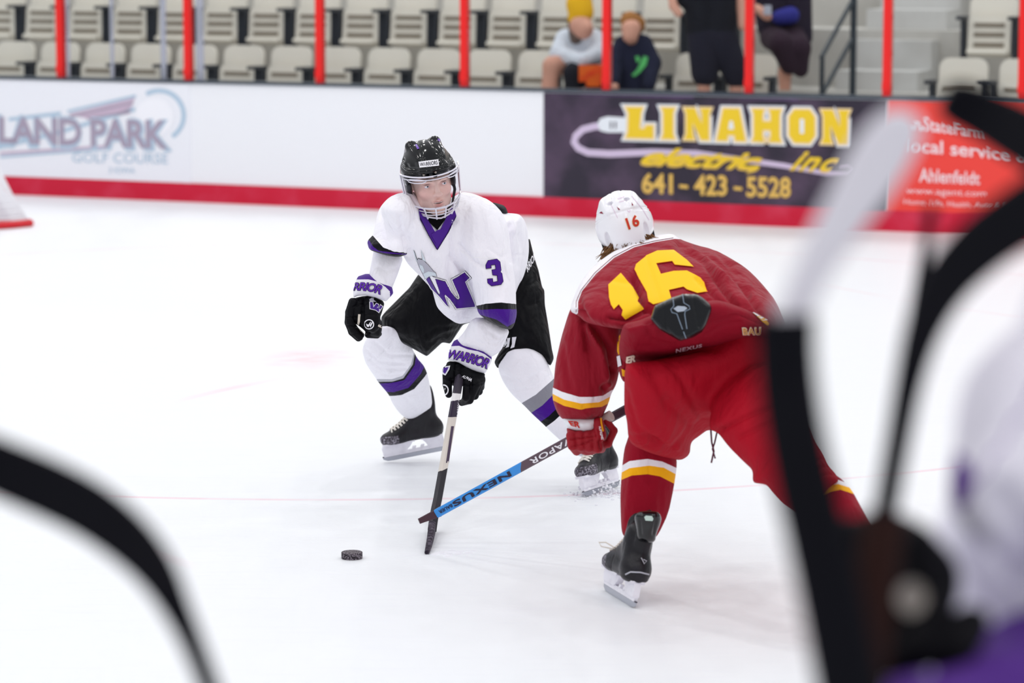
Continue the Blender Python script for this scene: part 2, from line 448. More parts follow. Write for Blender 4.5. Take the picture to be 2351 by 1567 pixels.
def quad(tl, tr, br, bl, arc=0.0):
    """maps the unit square (v up) to a pixel quad; arc bows the middle downwards (px)"""
    tl, tr, br, bl = [np.array(c, float) for c in (tl, tr, br, bl)]
    def f(u, v):
        p = (tl*(1-u)+tr*u)*v + (bl*(1-u)+br*u)*(1-v); e = (tr-tl+br-bl); e = e/np.linalg.norm(e); nn = np.array([-e[1], e[0]])
        return p + nn*arc*4*u*(1-u)
    return f
BV = {}
def bvh(o):
    if o.name not in BV:
        me = o.data; b = LOC[o.name]; BV[o.name] = BVHTree.FromPolygons([Vector(np.array(v.co)+b) for v in me.vertices], [tuple(p.vertices) for p in me.polygons])
    return BV[o.name]
def decal(name, VP, fmap, target, m, parent=None, off=.0015, step=7.0, label=None, cat=None, group=None, loc=None):
    V, P = VP; bm = bmesh.new(); vs = []
    pts = [fmap(u, v) for u, v in V] if fmap else [np.array(p) for p in V]
    for p in pts: vs.append(bm.verts.new((p[0], p[1], 0)))
    for f in P:
        try: bm.faces.new([vs[i] for i in f])
        except ValueError: pass
    A = np.array([p[:2] for p in pts]); lo, hi = A.min(0), A.max(0)
    if step:
        for ax in (0, 1):
            c = lo[ax] + step/2; nrm = (1, 0, 0) if ax == 0 else (0, 1, 0)
            while c < hi[ax]:
                bmesh.ops.bisect_plane(bm, geom=bm.verts[:]+bm.edges[:]+bm.faces[:], plane_co=(c, 0, 0) if ax == 0 else (0, c, 0), plane_no=nrm, dist=1e-5); c += step
    bmesh.ops.triangulate(bm, faces=[f for f in bm.faces if len(f.verts) > 4])
    t = bvh(target); O = Vector((0, 0, H)); kill = []; base = LOC[parent.name] if parent is not None else np.zeros(3)
    for v in bm.verts:
        d = Vector(ray(v.co.x, v.co.y)).normalized(); hit = t.ray_cast(O, d)
        if hit[0] is None: kill.append(v); continue
        nn = hit[1] if hit[1].dot(d) < 0 else -hit[1]
        v.co = hit[0] + (nn*.4 - d*.6)*off*1.9 - Vector(base)
    if kill: bmesh.ops.delete(bm, geom=kill, context='VERTS')
    # turn every face towards the viewer
    bmesh.ops.recalc_face_normals(bm, faces=bm.faces)
    for f in bm.faces:
        if f.normal.dot(f.calc_center_median() + Vector(base) - O) > 0: f.normal_flip()
        f.smooth = True
    me = bpy.data.meshes.new(name); bm.to_mesh(me); bm.free(); me.materials.append(m)
    o = bpy.data.objects.new(name, me); COL.objects.link(o); LOC[o.name] = base
    if parent is not None: o.parent = parent
    if label: o['label'] = label
    if cat: o['category'] = cat
    if group: o['group'] = group
    return o
# ================================================================== the rink
def circ3(a, b, c):
    ax, ay = a[:2]; bx, by = b[:2]; cx, cy = c[:2]; d = 2*(ax*(by-cy)+bx*(cy-ay)+cx*(ay-by))
    ux = ((ax*ax+ay*ay)*(by-cy)+(bx*bx+by*by)*(cy-ay)+(cx*cx+cy*cy)*(ay-by))/d
    uy = ((ax*ax+ay*ay)*(cx-bx)+(bx*bx+by*by)*(ax-cx)+(cx*cx+cy*cy)*(bx-ax))/d
    return ux, uy, math.hypot(ax-ux, ay-uy)
def ice_material():
    m = bpy.data.materials.new('ice'); m.use_nodes = True; nt = m.node_tree; N, L = nt.nodes, nt.links; b = N['Principled BSDF']
    tc = N.new('ShaderNodeTexCoord'); P = tc.outputs['Object']
    def vm(op, a, b2=None, c=None):
        n = N.new('ShaderNodeVectorMath'); n.operation = op
        for i, v in enumerate((a, b2)):
            if v is None: continue
            if hasattr(v, 'links'): L.new(v, n.inputs[i])
            else: n.inputs[i].default_value = v
        return n.outputs['Value'] if op in ('LENGTH', 'DISTANCE') else n.outputs[0]
    def ma(op, a, b2=0.0, clamp=False):
        n = N.new('ShaderNodeMath'); n.operation = op; n.use_clamp = clamp
        for i, v in enumerate((a, b2)):
            if hasattr(v, 'links'): L.new(v, n.inputs[i])
            else: n.inputs[i].default_value = v
        return n.outputs[0]
    def noise(scale, det=3, vec=None):
        n = N.new('ShaderNodeTexNoise'); n.inputs['Scale'].default_value = scale; n.inputs['Detail'].default_value = det; L.new(vec or P, n.inputs['Vector']); return n.outputs['Fac']
    base = N.new('ShaderNodeRGB'); base.outputs[0].default_value = lin('f5f8fc'); col = base.outputs[0]
    def over(fac, c):
        nonlocal col
        mx = N.new('ShaderNodeMix'); mx.data_type = 'RGBA'; L.new(fac, mx.inputs[0]); L.new(col, mx.inputs[6]); mx.inputs[7].default_value = lin(c); col = mx.outputs[2]
    # snow and skate wear
    mp = N.new('ShaderNodeMapping'); mp.inputs['Scale'].default_value = (1.5, 14, 1); mp.inputs['Rotation'].default_value = (0, 0, .35); L.new(P, mp.inputs['Vector'])
    sc = noise(2.0, 6, mp.outputs[0]); over(ma('MULTIPLY', ma('SUBTRACT', sc, .54, True), .7, True), 'e4e4f4')
    over(ma('MULTIPLY', ma('SUBTRACT', noise(.9, 4), .5, True), .3, True), 'eaedf8')
    # painted lines under the ice, partly hidden by snow
    def arc(a, b2, c, wd, strength, colr, box=None):
        ux, uy, r = circ3(gnd(*a), gnd(*b2), gnd(*c)); d = vm('DISTANCE', P, (ux, uy, 0)); e = ma('ABSOLUTE', ma('SUBTRACT', d, r))
        f = ma('SUBTRACT', 1.0, ma('DIVIDE', e, wd), True); f = ma('MULTIPLY', ma('MULTIPLY', f, 2.2, True), strength)
        f = ma('MULTIPLY', f, ma('MULTIPLY', ma('SUBTRACT', noise(2.2, 4), .3, True), 4.0, True))
        if box:
            sx = N.new('ShaderNodeSeparateXYZ'); L.new(P, sx.inputs[0])
            f = ma('MULTIPLY', f, ma('MULTIPLY', ma('SUBTRACT', sx.outputs[0], box[0]), 3.0, True)); f = ma('MULTIPLY', f, ma('MULTIPLY', ma('SUBTRACT', box[1], sx.outputs[0]), 3.0, True))
        over(f, colr)
    arc((230, 1138), (1340, 1135), (2170, 1075), .026, .32, 'f09ab0')
    arc((400, 922), (520, 893), (640, 870), .05, .35, 'f6b4c4', (gnd(390, 900)[0], gnd(660, 900)[0]))
    arc((180, 908), (240, 896), (310, 884), .05, .2, 'f6b4c4', (gnd(170, 900)[0], gnd(320, 900)[0]))
    arc((1900, 655), (2150, 700), (2400, 735), .025, .2, 'f2a4b4', (gnd(1850, 690)[0], 9))
    # worn face-off dot
    c0 = gnd(705, 822); mp2 = N.new('ShaderNodeMapping'); mp2.inputs['Location'].default_value = (-c0[0], -c0[1]*.55, 0); mp2.inputs['Scale'].default_value = (1, .55, 1); L.new(P, mp2.inputs['Vector'])
    f = ma('SUBTRACT', 1.0, ma('DIVIDE', vm('LENGTH', mp2.outputs[0]), .3), True)
    over(ma('MULTIPLY', ma('MULTIPLY', f, 1.5, True), ma('MULTIPLY', ma('SUBTRACT', noise(3, 4, mp.outputs[0]), .42, True), 3.0, True)), 'f8b8c4')
    L.new(col, b.inputs['Base Color'])
    b.inputs['Roughness'].default_value = .42; b.inputs['Specular IOR Level'].default_value = .22
    bp = N.new('ShaderNodeBump'); bp.inputs['Distance'].default_value = .004; L.new(noise(14, 5, mp.outputs[0]), bp.inputs['Height']); L.new(bp.outputs[0], b.inputs['Normal'])
    return m
BA, BBp = gnd(0, 445), gnd(2110, 533)
bd = (BBp-BA)[:2]; bd /= np.linalg.norm(bd); bn = np.array([-bd[1], bd[0]])
def bw(t, n, z): p = BA[:2] + bd*t + bn*n; return np.array([p[0], p[1], z])
def bt(px, n=0.0):
    """where along the boards (or a line n metres behind them) the direction px falls"""
    k = (px-CX)/F/CT; o = BA[:2]+bn*n                # x = k*y (near the horizon)
    k = (px-CX)/F
    # iterate once for the small pitch term
    t = 0
    for _ in range(4):
        p = o + bd*t; dep = p[1]*CT + (H-.9)*ST; X = k*dep; t += (X-p[0])/bd[0]
    return t
e1, e2, ez = (bd[0], bd[1], 0), (bn[0], bn[1], 0), (0, 0, 1)
MR = Matrix(((bd[0], bn[0], 0), (bd[1], bn[1], 0), (0, 0, 1)))
def bbox(mb, t0, t1, n0, n1, z0, z1): return mb.box(bw((t0+t1)/2, (n0+n1)/2, (z0+z1)/2), (abs(t1-t0), abs(n1-n0), abs(z1-z0)), MR)
T0, T1 = -3.0, 13.0
# ice sheet ends at the boards
P4 = [(-14, -3, 0), (14, -3, 0), tuple(bw(T1+6, .05, 0)), tuple(bw(T0-6, .05, 0))]
ice = mesh('floor', P4, [(0, 1, 2, 3)], ice_material(), smooth=False); struct(ice)
HB = 1.05
white_board = mat('board_white', 'f6f7fb', .35, .3)
struct(bbox(MB(), T0, T1, 0, .12, 0, HB-.012).build('wall_back', white_board, smooth=False))
struct(bbox(MB(), T0, T1, -.012, 0, 0, .165).build('trim_1', mat('kick_red', 'cf1338', .4, .3, mottled=('e04a68', 3.0, .5)), smooth=False))
struct(bbox(MB(), T0, T1, -.02, .16, HB-.012, HB+.012).build('trim_2', mat('cap_dark', '3a4450', .4, .4), smooth=False))

def panel(name, px0, px1, m, z0=.165, z1=HB-.02, label='', n=.008):
    o = bbox(MB(), bt(px0), bt(px1), -n, -.0005, z0, z1).build(name, m, smooth=False, loc=bw((bt(px0)+bt(px1))/2, -n, z0))
    return tag(o, label, 'sign')
ad_l = panel('advertising_panel', -260, 437, mat('ad_white', 'f4f5fb', .3, .3), label='white board panel at far left with a sketched golf ball, swoosh and grey lettering')
ad_m = panel('advertising_panel', 1249, 2036, mat('ad_black', '2a2233', .3, .4, mottled=('6c5470', 2.3, .55)), label='black board panel with yellow block name, a cable with plug and a phone number')
ad_r = panel('advertising_panel', 2040, 2640, mat('ad_red', 'f2483f', .3, .3), label='red board panel with white lettering at the right end of the boards')

# --- left panel artwork
gm, bm_, pm = mat('ink_grey', 'ab9fb2', .5), mat('ink_blue', 'b6cde0', .5), mat('ink_pink', 'cdb8cc', .5)
def put(VP, target, m, fmap=None, off=.002, name='artwork', parent=None, step=40): return decal(name, VP, fmap, target, m, parent if parent is not None else target, off, step)
put(stroke([(-240, 372), (0, 338), (130, 305), (310, 250)], [8, 8, 9, 9]), ad_l, bm_)
put(shape([(157, 262), (310, 224), (296, 262), (200, 272)]), ad_l, pm)
put(stroke([(155, 256), (312, 220)], 6), ad_l, bm_, off=.0022)
put(stroke([(160, 268), (306, 236)], 5), ad_l, gm, off=.0024); put(stroke([(200, 272), (300, 256)], 5), ad_l, gm, off=.0024)
put(stroke([(20, 274), (140, 260)], 8), ad_l, bm_)
put(ring(365, 265, 52, 62, 30, -2.1, 1.0), ad_l, bm_)
put(ring(355, 268, 0.5, 44, 24), ad_l, mat('ink_ball', 'fafaff', .4))
lt = norm(txt('LAND PARK', .03, space=.95)); put(lt, ad_l, bm_, quad((-8, 262), (392, 274), (396, 348), (-8, 338)), .003)
put(lt, ad_l, gm, quad((-2, 268), (384, 276), (386, 342), (-2, 328)), .0035)
put(norm(txt('GOLF COURSE')), ad_l, bm_, quad((166, 350), (386, 352), (386, 376), (166, 372)), .003)
put(norm(txt('3 IOWA')), ad_l, bm_, quad((250, 384), (310, 385), (310, 398), (250, 397)), .003)
put(stroke([(0, 352), (250, 336)], 6), ad_l, pm, off=.0028); put(stroke([(0, 360), (240, 342)], 5), ad_l, bm_, off=.0028)

# --- middle panel artwork
ye, wh, crm, lil, och = mat('ink_yellow', 'f2cd2c', .4), mat('ink_white', 'e9eef4', .4), mat('ink_cream', 'f6dcb0', .4), mat('ink_lilac', 'd3c2dc', .4), mat('ink_ochre', 'e8bf62', .4)
put(shape([(1252, 207), (2034, 226), (2034, 236), (1252, 217)]), ad_m, mat('ink_plum', '66507a', .4))
cable = [(1400, 288), (1365, 290), (1338, 297), (1322, 312), (1318, 326), (1328, 340), (1350, 350), (1400, 353), (1500, 349), (1600, 352), (1700, 366), (1800, 380), (1900, 398), (1950, 400), (1962, 390), (1950, 382), (1930, 384)]
put(stroke(cable, [16]*8+[15, 14, 13, 12, 10, 7, 5, 5, 4]), ad_m, lil)
put(shape([(1372, 284), (1378, 272), (1395, 267), (1440, 270), (1440, 304), (1395, 304), (1378, 300)]), ad_m, wh, off=.0026)
for x in (1401, 1411): put(shape([(x, 279), (x+4, 279), (x+4, 295), (x, 295)]), ad_m, mat('ink_slot', '3c3246', .5), off=.0032)
G = {  # slab letters in a unit box (v up)
 'L': [[(0, 1), (.62, 1), (.55, .82), (.5, .3), (.68, .3), (.74, .42), (1, .42), (1, 0), (0, 0), (.08, .18), (.1, .82)]],
 'I': [[(0, 1), (1, 1), (.86, .84), (.86, .16), (1, 0), (0, 0), (.14, .16), (.14, .84)]],
 'N': [[(0, 1), (.4, 1), (.66, .5), (.66, .82), (.6, 1), (1, 1), (.92, .82), (.92, 0), (.62, 0), (.32, .55), (.32, .18), (.38, 0), (0, 0), (.08, .18), (.08, .82)]],
 'A': [[(.22, 1), (.78, 1), (1, 0), (.64, 0), (.62, .18), (.38, .18), (.36, 0), (0, 0)]],
 'H': [[(0, 1), (.42, 1), (.36, .84), (.36, .62), (.64, .62), (.64, .84), (.58, 1), (1, 1), (.94, .84), (.94, .16), (1, 0), (.58, 0), (.64, .16), (.64, .36), (.36, .36), (.36, .16), (.42, 0), (0, 0), (.06, .16), (.06, .84)]],
 'O': [[(.2, 1), (.8, 1), (1, .78), (1, .22), (.8, 0), (.2, 0), (0, .22), (0, .78)]]}
def slabs(letters, x0s, x1s, ytl, ybl, k):
    for ch, a, b in zip(letters, x0s, x1s):
        s_ = ytl(a); e_ = ybl(a); f = quad((a, ytl(a)), (b, ytl(b)), (b, ybl(b)), (a, ybl(a)))
        poly = [tuple(f(u, v)) for u, v in G[ch][0]]
        put(shape(grow(poly, 8)), ad_m, wh, off=.003, name='letter'); put(shape(grow(poly, 4)), ad_m, crm, off=.0036, name='letter'); put(shape(poly), ad_m, ye, off=.0042, name='letter')
        if ch == 'O': put(shape([tuple(f(u, v)) for u, v in [(.42, .72), (.58, .72), (.58, .28), (.42, .28)]]), ad_m, wh, off=.005, name='letter')
        if ch == 'A': put(shape([tuple(f(u, v)) for u, v in [(.45, .62), (.55, .62), (.6, .36), (.4, .36)]]), ad_m, wh, off=.005, name='letter')
slabs('LINAHON', [1437, 1519, 1571, 1646, 1727, 1812, 1886], [1500, 1550, 1633, 1712, 1794, 1871, 1951], lambda x: 246+(x-1437)*.014, lambda x: 316+(x-1437)*.029, 0)
el = norm(txt('electric,', .02, .55, .9)); put(el, ad_m, och, quad((1476, 340), (1752, 354), (1744, 400), (1468, 388)), .0052, 'letter'); put(el, ad_m, ye, quad((1478, 336), (1754, 350), (1746, 396), (1470, 384)), .0058, 'letter')
inc = norm(txt('inc', .02, .55, 1.1)); put(inc, ad_m, och, quad((1820, 348), (1930, 356), (1922, 398), (1812, 392)), .0052, 'letter'); put(inc, ad_m, ye, quad((1822, 345), (1932, 353), (1924, 395), (1814, 389)), .0058, 'letter')
for s_, a, b in (('641', 1474, 1545), ('-', 1560, 1580), ('423', 1594, 1670), ('-', 1685, 1704), ('5528', 1714, 1816)):
    y = 396+(a-1474)*.035
    h0, h1 = (y, y+48) if s_ != '-' else (y+24, y+32)
    put(norm(txt(s_, .03)), ad_m, och, quad((a, h0), (b, h0+2), (b, h1+2), (a, h1)), .0054, 'letter')

# --- right panel artwork
w2 = mat('ink_pale', 'fbe4e8', .4)
for (x, y) in ((2103, 284), (2093, 294), (2113, 295)): put(ring(x, y, .5, 9, 14, sy=.55), ad_r, w2, off=.003, name='letter')
put(norm(txt('StateFarm', .015)), ad_r, w2, quad((2119, 268), (2262, 286), (2262, 316), (2119, 300)), .003, 'letter')
put(norm(txt('local service & price', .015)), ad_r, w2, quad((2078, 316), (2480, 350), (2480, 392), (2078, 356)), .003, 'letter')
put(norm(txt('Ahlenfeldt', .015)), ad_r, w2, quad((2110, 385), (2250, 395), (2250, 424), (2110, 418)), .003, 'letter')
put(norm(txt('www.agent.com')), ad_r, w2, quad((2080, 432), (2265, 440), (2265, 456), (2080, 448)), .003, 'letter')
put(norm(txt('Home, Life, Health, Auto & Farm')), ad_r, w2, quad((2075, 456), (2345, 470), (2345, 484), (2075, 470)), .003, 'letter')

# ------------------------------------------------------------------ glass and posts
GZ = 3.1
red = mat('post_red', 'f01a18', .4, .4); pxs = [135, 428, 730, 1062, 1388, 1715, 2032, 2343]
pos = ['at far left', 'second from the left', 'third from the left', 'in the middle above the white boards', 'beside the yellow beanie', 'in front of the standing spectator', 'beside the stair rail', 'at far right']
for x, q in zip(pxs, pos):
    t = bt(x); r = root('glass_post', 'bright red post between glass panes, ' + q, 'post', bw(t, .05, HB+.012), 'red posts holding the rink glass')
    bbox(MB(), t-.033, t+.033, .02, .08, HB+.012, GZ).build('post', red, r, smooth=False)
    [bbox(MB(), t-.035, t+.035, .012, .03, z, z+.06).build('clamp', red, r, smooth=False) for z in (HB+.06, HB+.9)]
glass = clear('rink_glass', 'fbfdfd', .03); ts = [bt(x) for x in [-190]+pxs+[2660]]
gq = ['left of the leftmost post', 'between the first and second post', 'between the second and third post', 'above the white boards left of the middle post', 'in front of the empty seats right of the middle post', 'in front of the boy in the navy hoodie', 'in front of the stair rail', 'in front of the seats beyond the stairs', 'right of the last post']
for i in range(len(ts)-1):
    o = bbox(MB(), ts[i]+.035, ts[i+1]-.035, .044, .056, HB+.012, GZ-.02).build('rink_glass', glass, smooth=False, loc=bw((ts[i]+ts[i+1])/2, .05, HB)); tag(o, 'clear rink glass pane ' + gq[i], 'glass pane', 'rink glass panes')
al = mat('joint_grey', 'c9c8da', .3, .5)
for x, wd in ((149, .03), (250, .03), (368, .05), (452, .07)):
    t = bt(x); o = bbox(MB(), t-wd/2, t+wd/2, .06, .075, HB+.012, GZ).build('glass_joint', clear('joint_%d' % x, 'dcdcee', .05, .2, .45), smooth=False, loc=bw(t, .06, HB))
    tag(o, {149: 'pale joint strip just right of the leftmost red post', 250: 'narrow pale joint strip midway between the first two red posts', 368: 'grey joint strip left of the second red post', 452: 'wide lilac joint strip right of the second red post'}[x], 'strip')

# ------------------------------------------------------------------ stands
conc = mat('concrete', 'c2bfba', .85, .1, mottled=('a39f98', 1.4, .5), bump=[(30, .002)])
NR = [1.15, 2.0, 2.85, 3.7]; ZR = [.5, 1.0, 1.5, 2.0]
tA0, tA1 = bt(1830, 1.6), bt(2135, 1.6)               # the aisle
for k in range(4):
    struct(bbox(MB(), T0, T1, NR[k]-.35, NR[k]+(.5 if k < 3 else 3), 0 if k == 0 else ZR[k]-.55, ZR[k]).build('stair_%d' % (k+1) if False else 'floor', conc, smooth=False))
struct(bbox(MB(), T0, T1, .12, .8, -.1, .22).build('floor', conc, smooth=False))
for k in range(7):                                     # steps up the aisle
    struct(bbox(MB(), tA0+.25, tA1-.2, .62+k*.42, 1.05+k*.42, .2, .42+k*.25).build('trim_%d' % (k+3), mat('step', 'cdccca', .8, .1, mottled=('aeaba6', 2.0, .5)), smooth=False))
struct(bbox(MB(), T0-3, T1+3, 6.2, 6.4, 0, 6.5).build('wall_stand', conc, smooth=False))
seat_m = mat('seat_beige', 'eae4d8', .3, .4); slot_m = mat('seat_slot', '8d8376', .6, .2); arm_m = mat('seat_arm', '2f333c', .5, .3)
def make_seat():
    r = root('stadium_seat', '', 'chair')
    mb = MB(); n = 10; prof = []                       # shell of the back, rounded top corners
    w2_, h0, h1 = .205, .30, .82
    for i in range(9): a = math.pi/2*i/8; prof.append((w2_-.09+.09*math.cos(a), h1-.09+.09*math.sin(a)))
    for i in range(9): a = math.pi/2*(1+i/8); prof.append((-w2_+.09+.09*math.cos(a), h1-.09+.09*math.sin(a)))
    prof += [(-w2_+.01, h0), (w2_-.01, h0)]
    mb.prism(prof, (0, .06, 0), (1, 0, 0), (0, .12, 1), .03).build('backrest', seat_m, r)
    q = MB().prism([(-.185, .33), (.185, .33), (.185, .60), (.165, .64), (-.165, .64), (-.185, .60)], (0, -.035, 0), (1, 0, 0), (0, .1, 1), .035).build('seat', seat_m, r)
    for z in (.405, .49, .57): MB().box((0, -.056+.1*z+.0, z), (.26, .018, .036)).build('slot', slot_m, q, smooth=False)
    MB().tube([(-.17, -.07, .345), (.17, -.07, .345)], .022, 8).build('front_lip', seat_m, q)
    for s_ in (-1, 1): MB().box((s_*.221, .01, .46), (.035, .10, .36)).box((s_*.221, .03, .16), (.03, .05, .33)).box((s_*.221, -.07, .63), (.045, .2, .03)).build('arm_bracket', arm_m, r, smooth=False)
    return r
seat0 = make_seat(); first = [True]
def place_seat(px, row, label, group):
    t = bt(px, NR[row]); o = seat0 if first[0] else copy_tree(seat0); first[0] = False
    o.location = bw(t, NR[row], ZR[row]); o.rotation_euler = (0, 0, math.atan2(bd[1], bd[0])); o['label'] = label; o['group'] = group; return o
ORD = 'first second third fourth fifth sixth seventh eighth ninth tenth eleventh twelfth thirteenth fourteenth fifteenth sixteenth seventeenth eighteenth'.split(); cnt = [0, 0]
def ordn(r): cnt[r] += 1; return ORD[cnt[r]-1]
tc = bt(992, NR[0]); tt = tc
def px_of(t, row): x, y, d = proj(bw(t, NR[row], ZR[row]+.5)); return float(x)
P_ = .492
for k in range(-11, 8):
    x = px_of(tc + k*P_, 0)
    if -60 < x < 1790 and not (1290 < x < 1500): place_seat(x, 0, 'beige folding stadium seat in the front row, %s visible from the left' % ordn(0), 'beige seats in the front row')
tc2 = bt(940, NR[1])
for k in range(-11, 8):
    x = px_of(tc2 + k*P_, 1)
    if -60 < x < 1720: place_seat(x, 1, 'beige seat in the second row with slotted underside, %s from the left' % ordn(1), 'beige seats in the second row')
for x, q in ((2268, 'nearer the stairs'), (2410, 'at the frame edge')): place_seat(x, 1, 'beige folding seat in the second row beyond the aisle stairs, ' + q, 'second row seats beyond the stairs')
for x, q in ((2200, 'nearer the stairs'), (2340, 'at the frame edge')): place_seat(x, 0, 'pale folding seat in the front row beyond the aisle stairs, ' + q, 'front row seats beyond the stairs')

# stair rail
rl = mat('rail_black', '2c343c', .4, .4); ra = root('stair_rail', 'dark metal handrail beside the aisle steps behind the glass', 'railing', bw(bt(1885, .8), .8, .42))
def rp(px, py, n): t = bt(px, n); p = bw(t, n, 0); dep = p[1]*CT; q = ray(px, py); s_ = (p[1])/q[1]; return np.array([p[0], p[1], H+q[2]*s_])
MB().tube([rp(1886, 128, .8), rp(1886, 330, .8)], .02).build('rail_post', rl, ra)
MB().tube([rp(1957, -60, 1.5), rp(1957, 225, 1.5)], .028).build('rail_post', rl, ra)
MB().tube([rp(1884, 132, .8), rp(1953, 2, 1.5), rp(2010, -120, 2.3)], .02).build('handrail', rl, ra)
MB().tube([rp(1884, 222, .8), rp(1955, 88, 1.5)], .02).build('lower_rail', rl, ra)

# ------------------------------------------------------------------ goal at the left edge
g0 = gnd(74, 518); gl = root('hockey_goal', 'corner of a hockey goal with red base pipe and white netting at the left edge', 'goal', g0)
gr = mat('goal_red', 'd21a28', .3, .4)
gA = gnd(74, 520); gB = gnd(-420, 545); gC = gnd(-200, 500)
base = [gnd(-420, 536)+np.array([0, 0, .03]), gnd(-60, 530)+np.array([0, 0, .03]), gnd(30, 524)+np.array([0, 0, .03]), gnd(70, 520)+np.array([0, 0, .03]), gnd(60, 516)+np.array([0, 0, .03]), gnd(0, 512)+np.array([0, 0, .03])]
MB().tube(base, .03, 10).build('base_pipe', gr, gl)
top = [b + np.array([-.42-.15*i*0, .15, 1.0]) for i, b in enumerate(base[:5])]
mb = MB()
lo_, hi_ = base[:5], [np.array([min(b[0], base[3][0]-.35)-.0, b[1]+.1, 1.15]) for b in base[:5]]
def lerpp(P, u): i = min(int(u*(len(P)-1)), len(P)-2); f = u*(len(P)-1)-i; return P[i]*(1-f)+P[i+1]*f
for i in range(60):
    u = i/59; mb.tube([lerpp(lo_, u)*(1-v)+lerpp(hi_, u)*v + np.array([-.12*math.sin(v*3.1), 0, 0]) for v in np.linspace(0, 1, 6)], .0035, 4)
for j in range(24):
    v = j/23; mb.tube([lerpp(lo_, u)*(1-v)+lerpp(hi_, u)*v + np.array([-.12*math.sin(v*3.1), 0, 0]) for u in np.linspace(0, 1, 14)], .0035, 4)
mb.build('netting', mat('net_white', 'f2f2f6', .7), gl, fix=False)
MB().prism([(0, 0), (-.9, 0), (-.9, .45), (-.28, .32), (-.05, .06)], gnd(64, 521)+np.array([0, .06, .05]), (1, -.05, 0), (0, 0, 1), .05).build('skirt', mat('net_pad', 'ecebf2', .8, mottled=('cfcdd8', 9, .6)), gl)

# ------------------------------------------------------------------ spectators behind the glass
skin = mat('skin_far', 'd9a18c', .6); 
def figure(name, label, px, Yp, parts, h=.018):
    """parts: (name, material, [(px,py,Y,r), ...chains])"""
    r = root('person', label, 'person', at(px, 200, Yp)*np.array([1, 1, 0])+np.array([0, 0, .22]))
    for nm, m, chains in parts:
        pr = []
        for ch in chains:
            P = [(at(c[0], c[1], Yp+c[2]), c[3]) for c in ch]
            if len(P) == 1: pr.append(Ell(P[0][0], (P[0][1],)*3, k=.02))
            for (a, ra_), (b, rb_) in zip(P[:-1], P[1:]): pr.append(Cap(a, b, ra_, rb_, k=.03))
        cloth(nm, pr, h, m, r, smooth=2)
    return r
Y1 = float(bw(bt(1330, 1.0), 1.0, 0)[1])
f1 = figure('person', 'seated person in yellow beanie and pale hooded top, head bent down, bare knees', 1330, Y1, [
 ('body', skin, [[(1334, 58, -.18, .10), (1340, 68, -.2, .085)], [(1348, 62, -.26, .05)], [(1334, 90, 0, .06), (1334, 150, .05, .1)], [(1266, 152, -.2, .075), (1262, 205, -.22, .07), (1262, 300, -.2, .06)], [(1330, 150, .05, .1), (1268, 150, -.2, .08)]]),
 ('beanie', mat('beanie', 'e9b31e', .9), [[(1330, 10, -.12, .115), (1334, 28, -.14, .11)], [(1316, 44, -.16, .05)]]),
 ('hair', mat('hair_grey', '6d5c54', .9), [[(1322, 44, -.10, .08), (1322, 88, -.08, .055)]]),
 ('hoodie', mat('hood_pale', 'dde3ee', .9, bump=[(14, .03)]), [[(1300, 92, .05, .1), (1285, 125, -.05, .085), (1330, 138, -.3, .06)], [(1362, 92, .05, .1), (1378, 122, -.05, .085), (1340, 138, -.3, .06)], [(1330, 95, .05, .13), (1330, 150, .05, .15)]]),
 ('trousers', mat('trouser_dark', '1b1c26', .9), [[(1345, 165, 0, .12), (1318, 168, -.3, .09), (1316, 240, -.3, .07)], [(1345, 168, 0, .12), (1368, 180, -.3, .09), (1368, 260, -.3, .07)]])])
tag(MB().box((at(1356, 168, Y1-.42)), (.2, .04, .14)).box((at(1362, 182, Y1-.43)), (.12, .05, .12)).build('snack_bag', mat('snack', 'f06a1c', .4, mottled=('e02010', 12, 1)), loc=at(1356, 168, Y1-.42)), 'orange and red snack bag on the lap of the beanie wearer', 'bag')
Y2 = float(bw(bt(1455, 1.0), 1.0, 0)[1])
f2 = figure('person', 'boy with reddish blond hair in navy hoodie with green print', 1455, Y2, [
 ('body', skin, [[(1449, 66, -.1, .085), (1447, 82, -.12, .07)], [(1452, 95, -.05, .05), (1455, 150, 0, .1)], [(1400, 205, -.35, .04), (1412, 200, -.3, .04)], [(1440, 200, 0, .1), (1440, 290, -.2, .06)]]),
 ('hair', mat('hair_red', 'a5703f', .9), [[(1446, 48, -.05, .085), (1462, 54, -.02, .075)], [(1466, 62, .02, .06)]]),
 ('hoodie', mat('hood_navy', '1e2138', .9, bump=[(12, .02)]), [[(1428, 100, 0, .07), (1412, 140, -.08, .07), (1410, 190, -.25, .06)], [(1478, 100, 0, .08), (1498, 145, -.08, .075), (1490, 195, -.25, .06)], [(1452, 105, 0, .11), (1455, 205, .0, .16)], [(1462, 88, .08, .06)]])])
hd2 = [c for c in f2.children if c.name.startswith('hoodie')][0]
for pl in ([(1450, 172), (1462, 160), (1478, 128), (1488, 132), (1484, 150), (1470, 166), (1456, 176)], [(1458, 130), (1466, 128), (1470, 140), (1462, 144)]): decal('green_print', shape(pl), None, hd2, mat('print_green', '5fc46e', .6), hd2, .004, 12)
Y3 = float(bw(bt(1640, .62), .62, 0)[1])
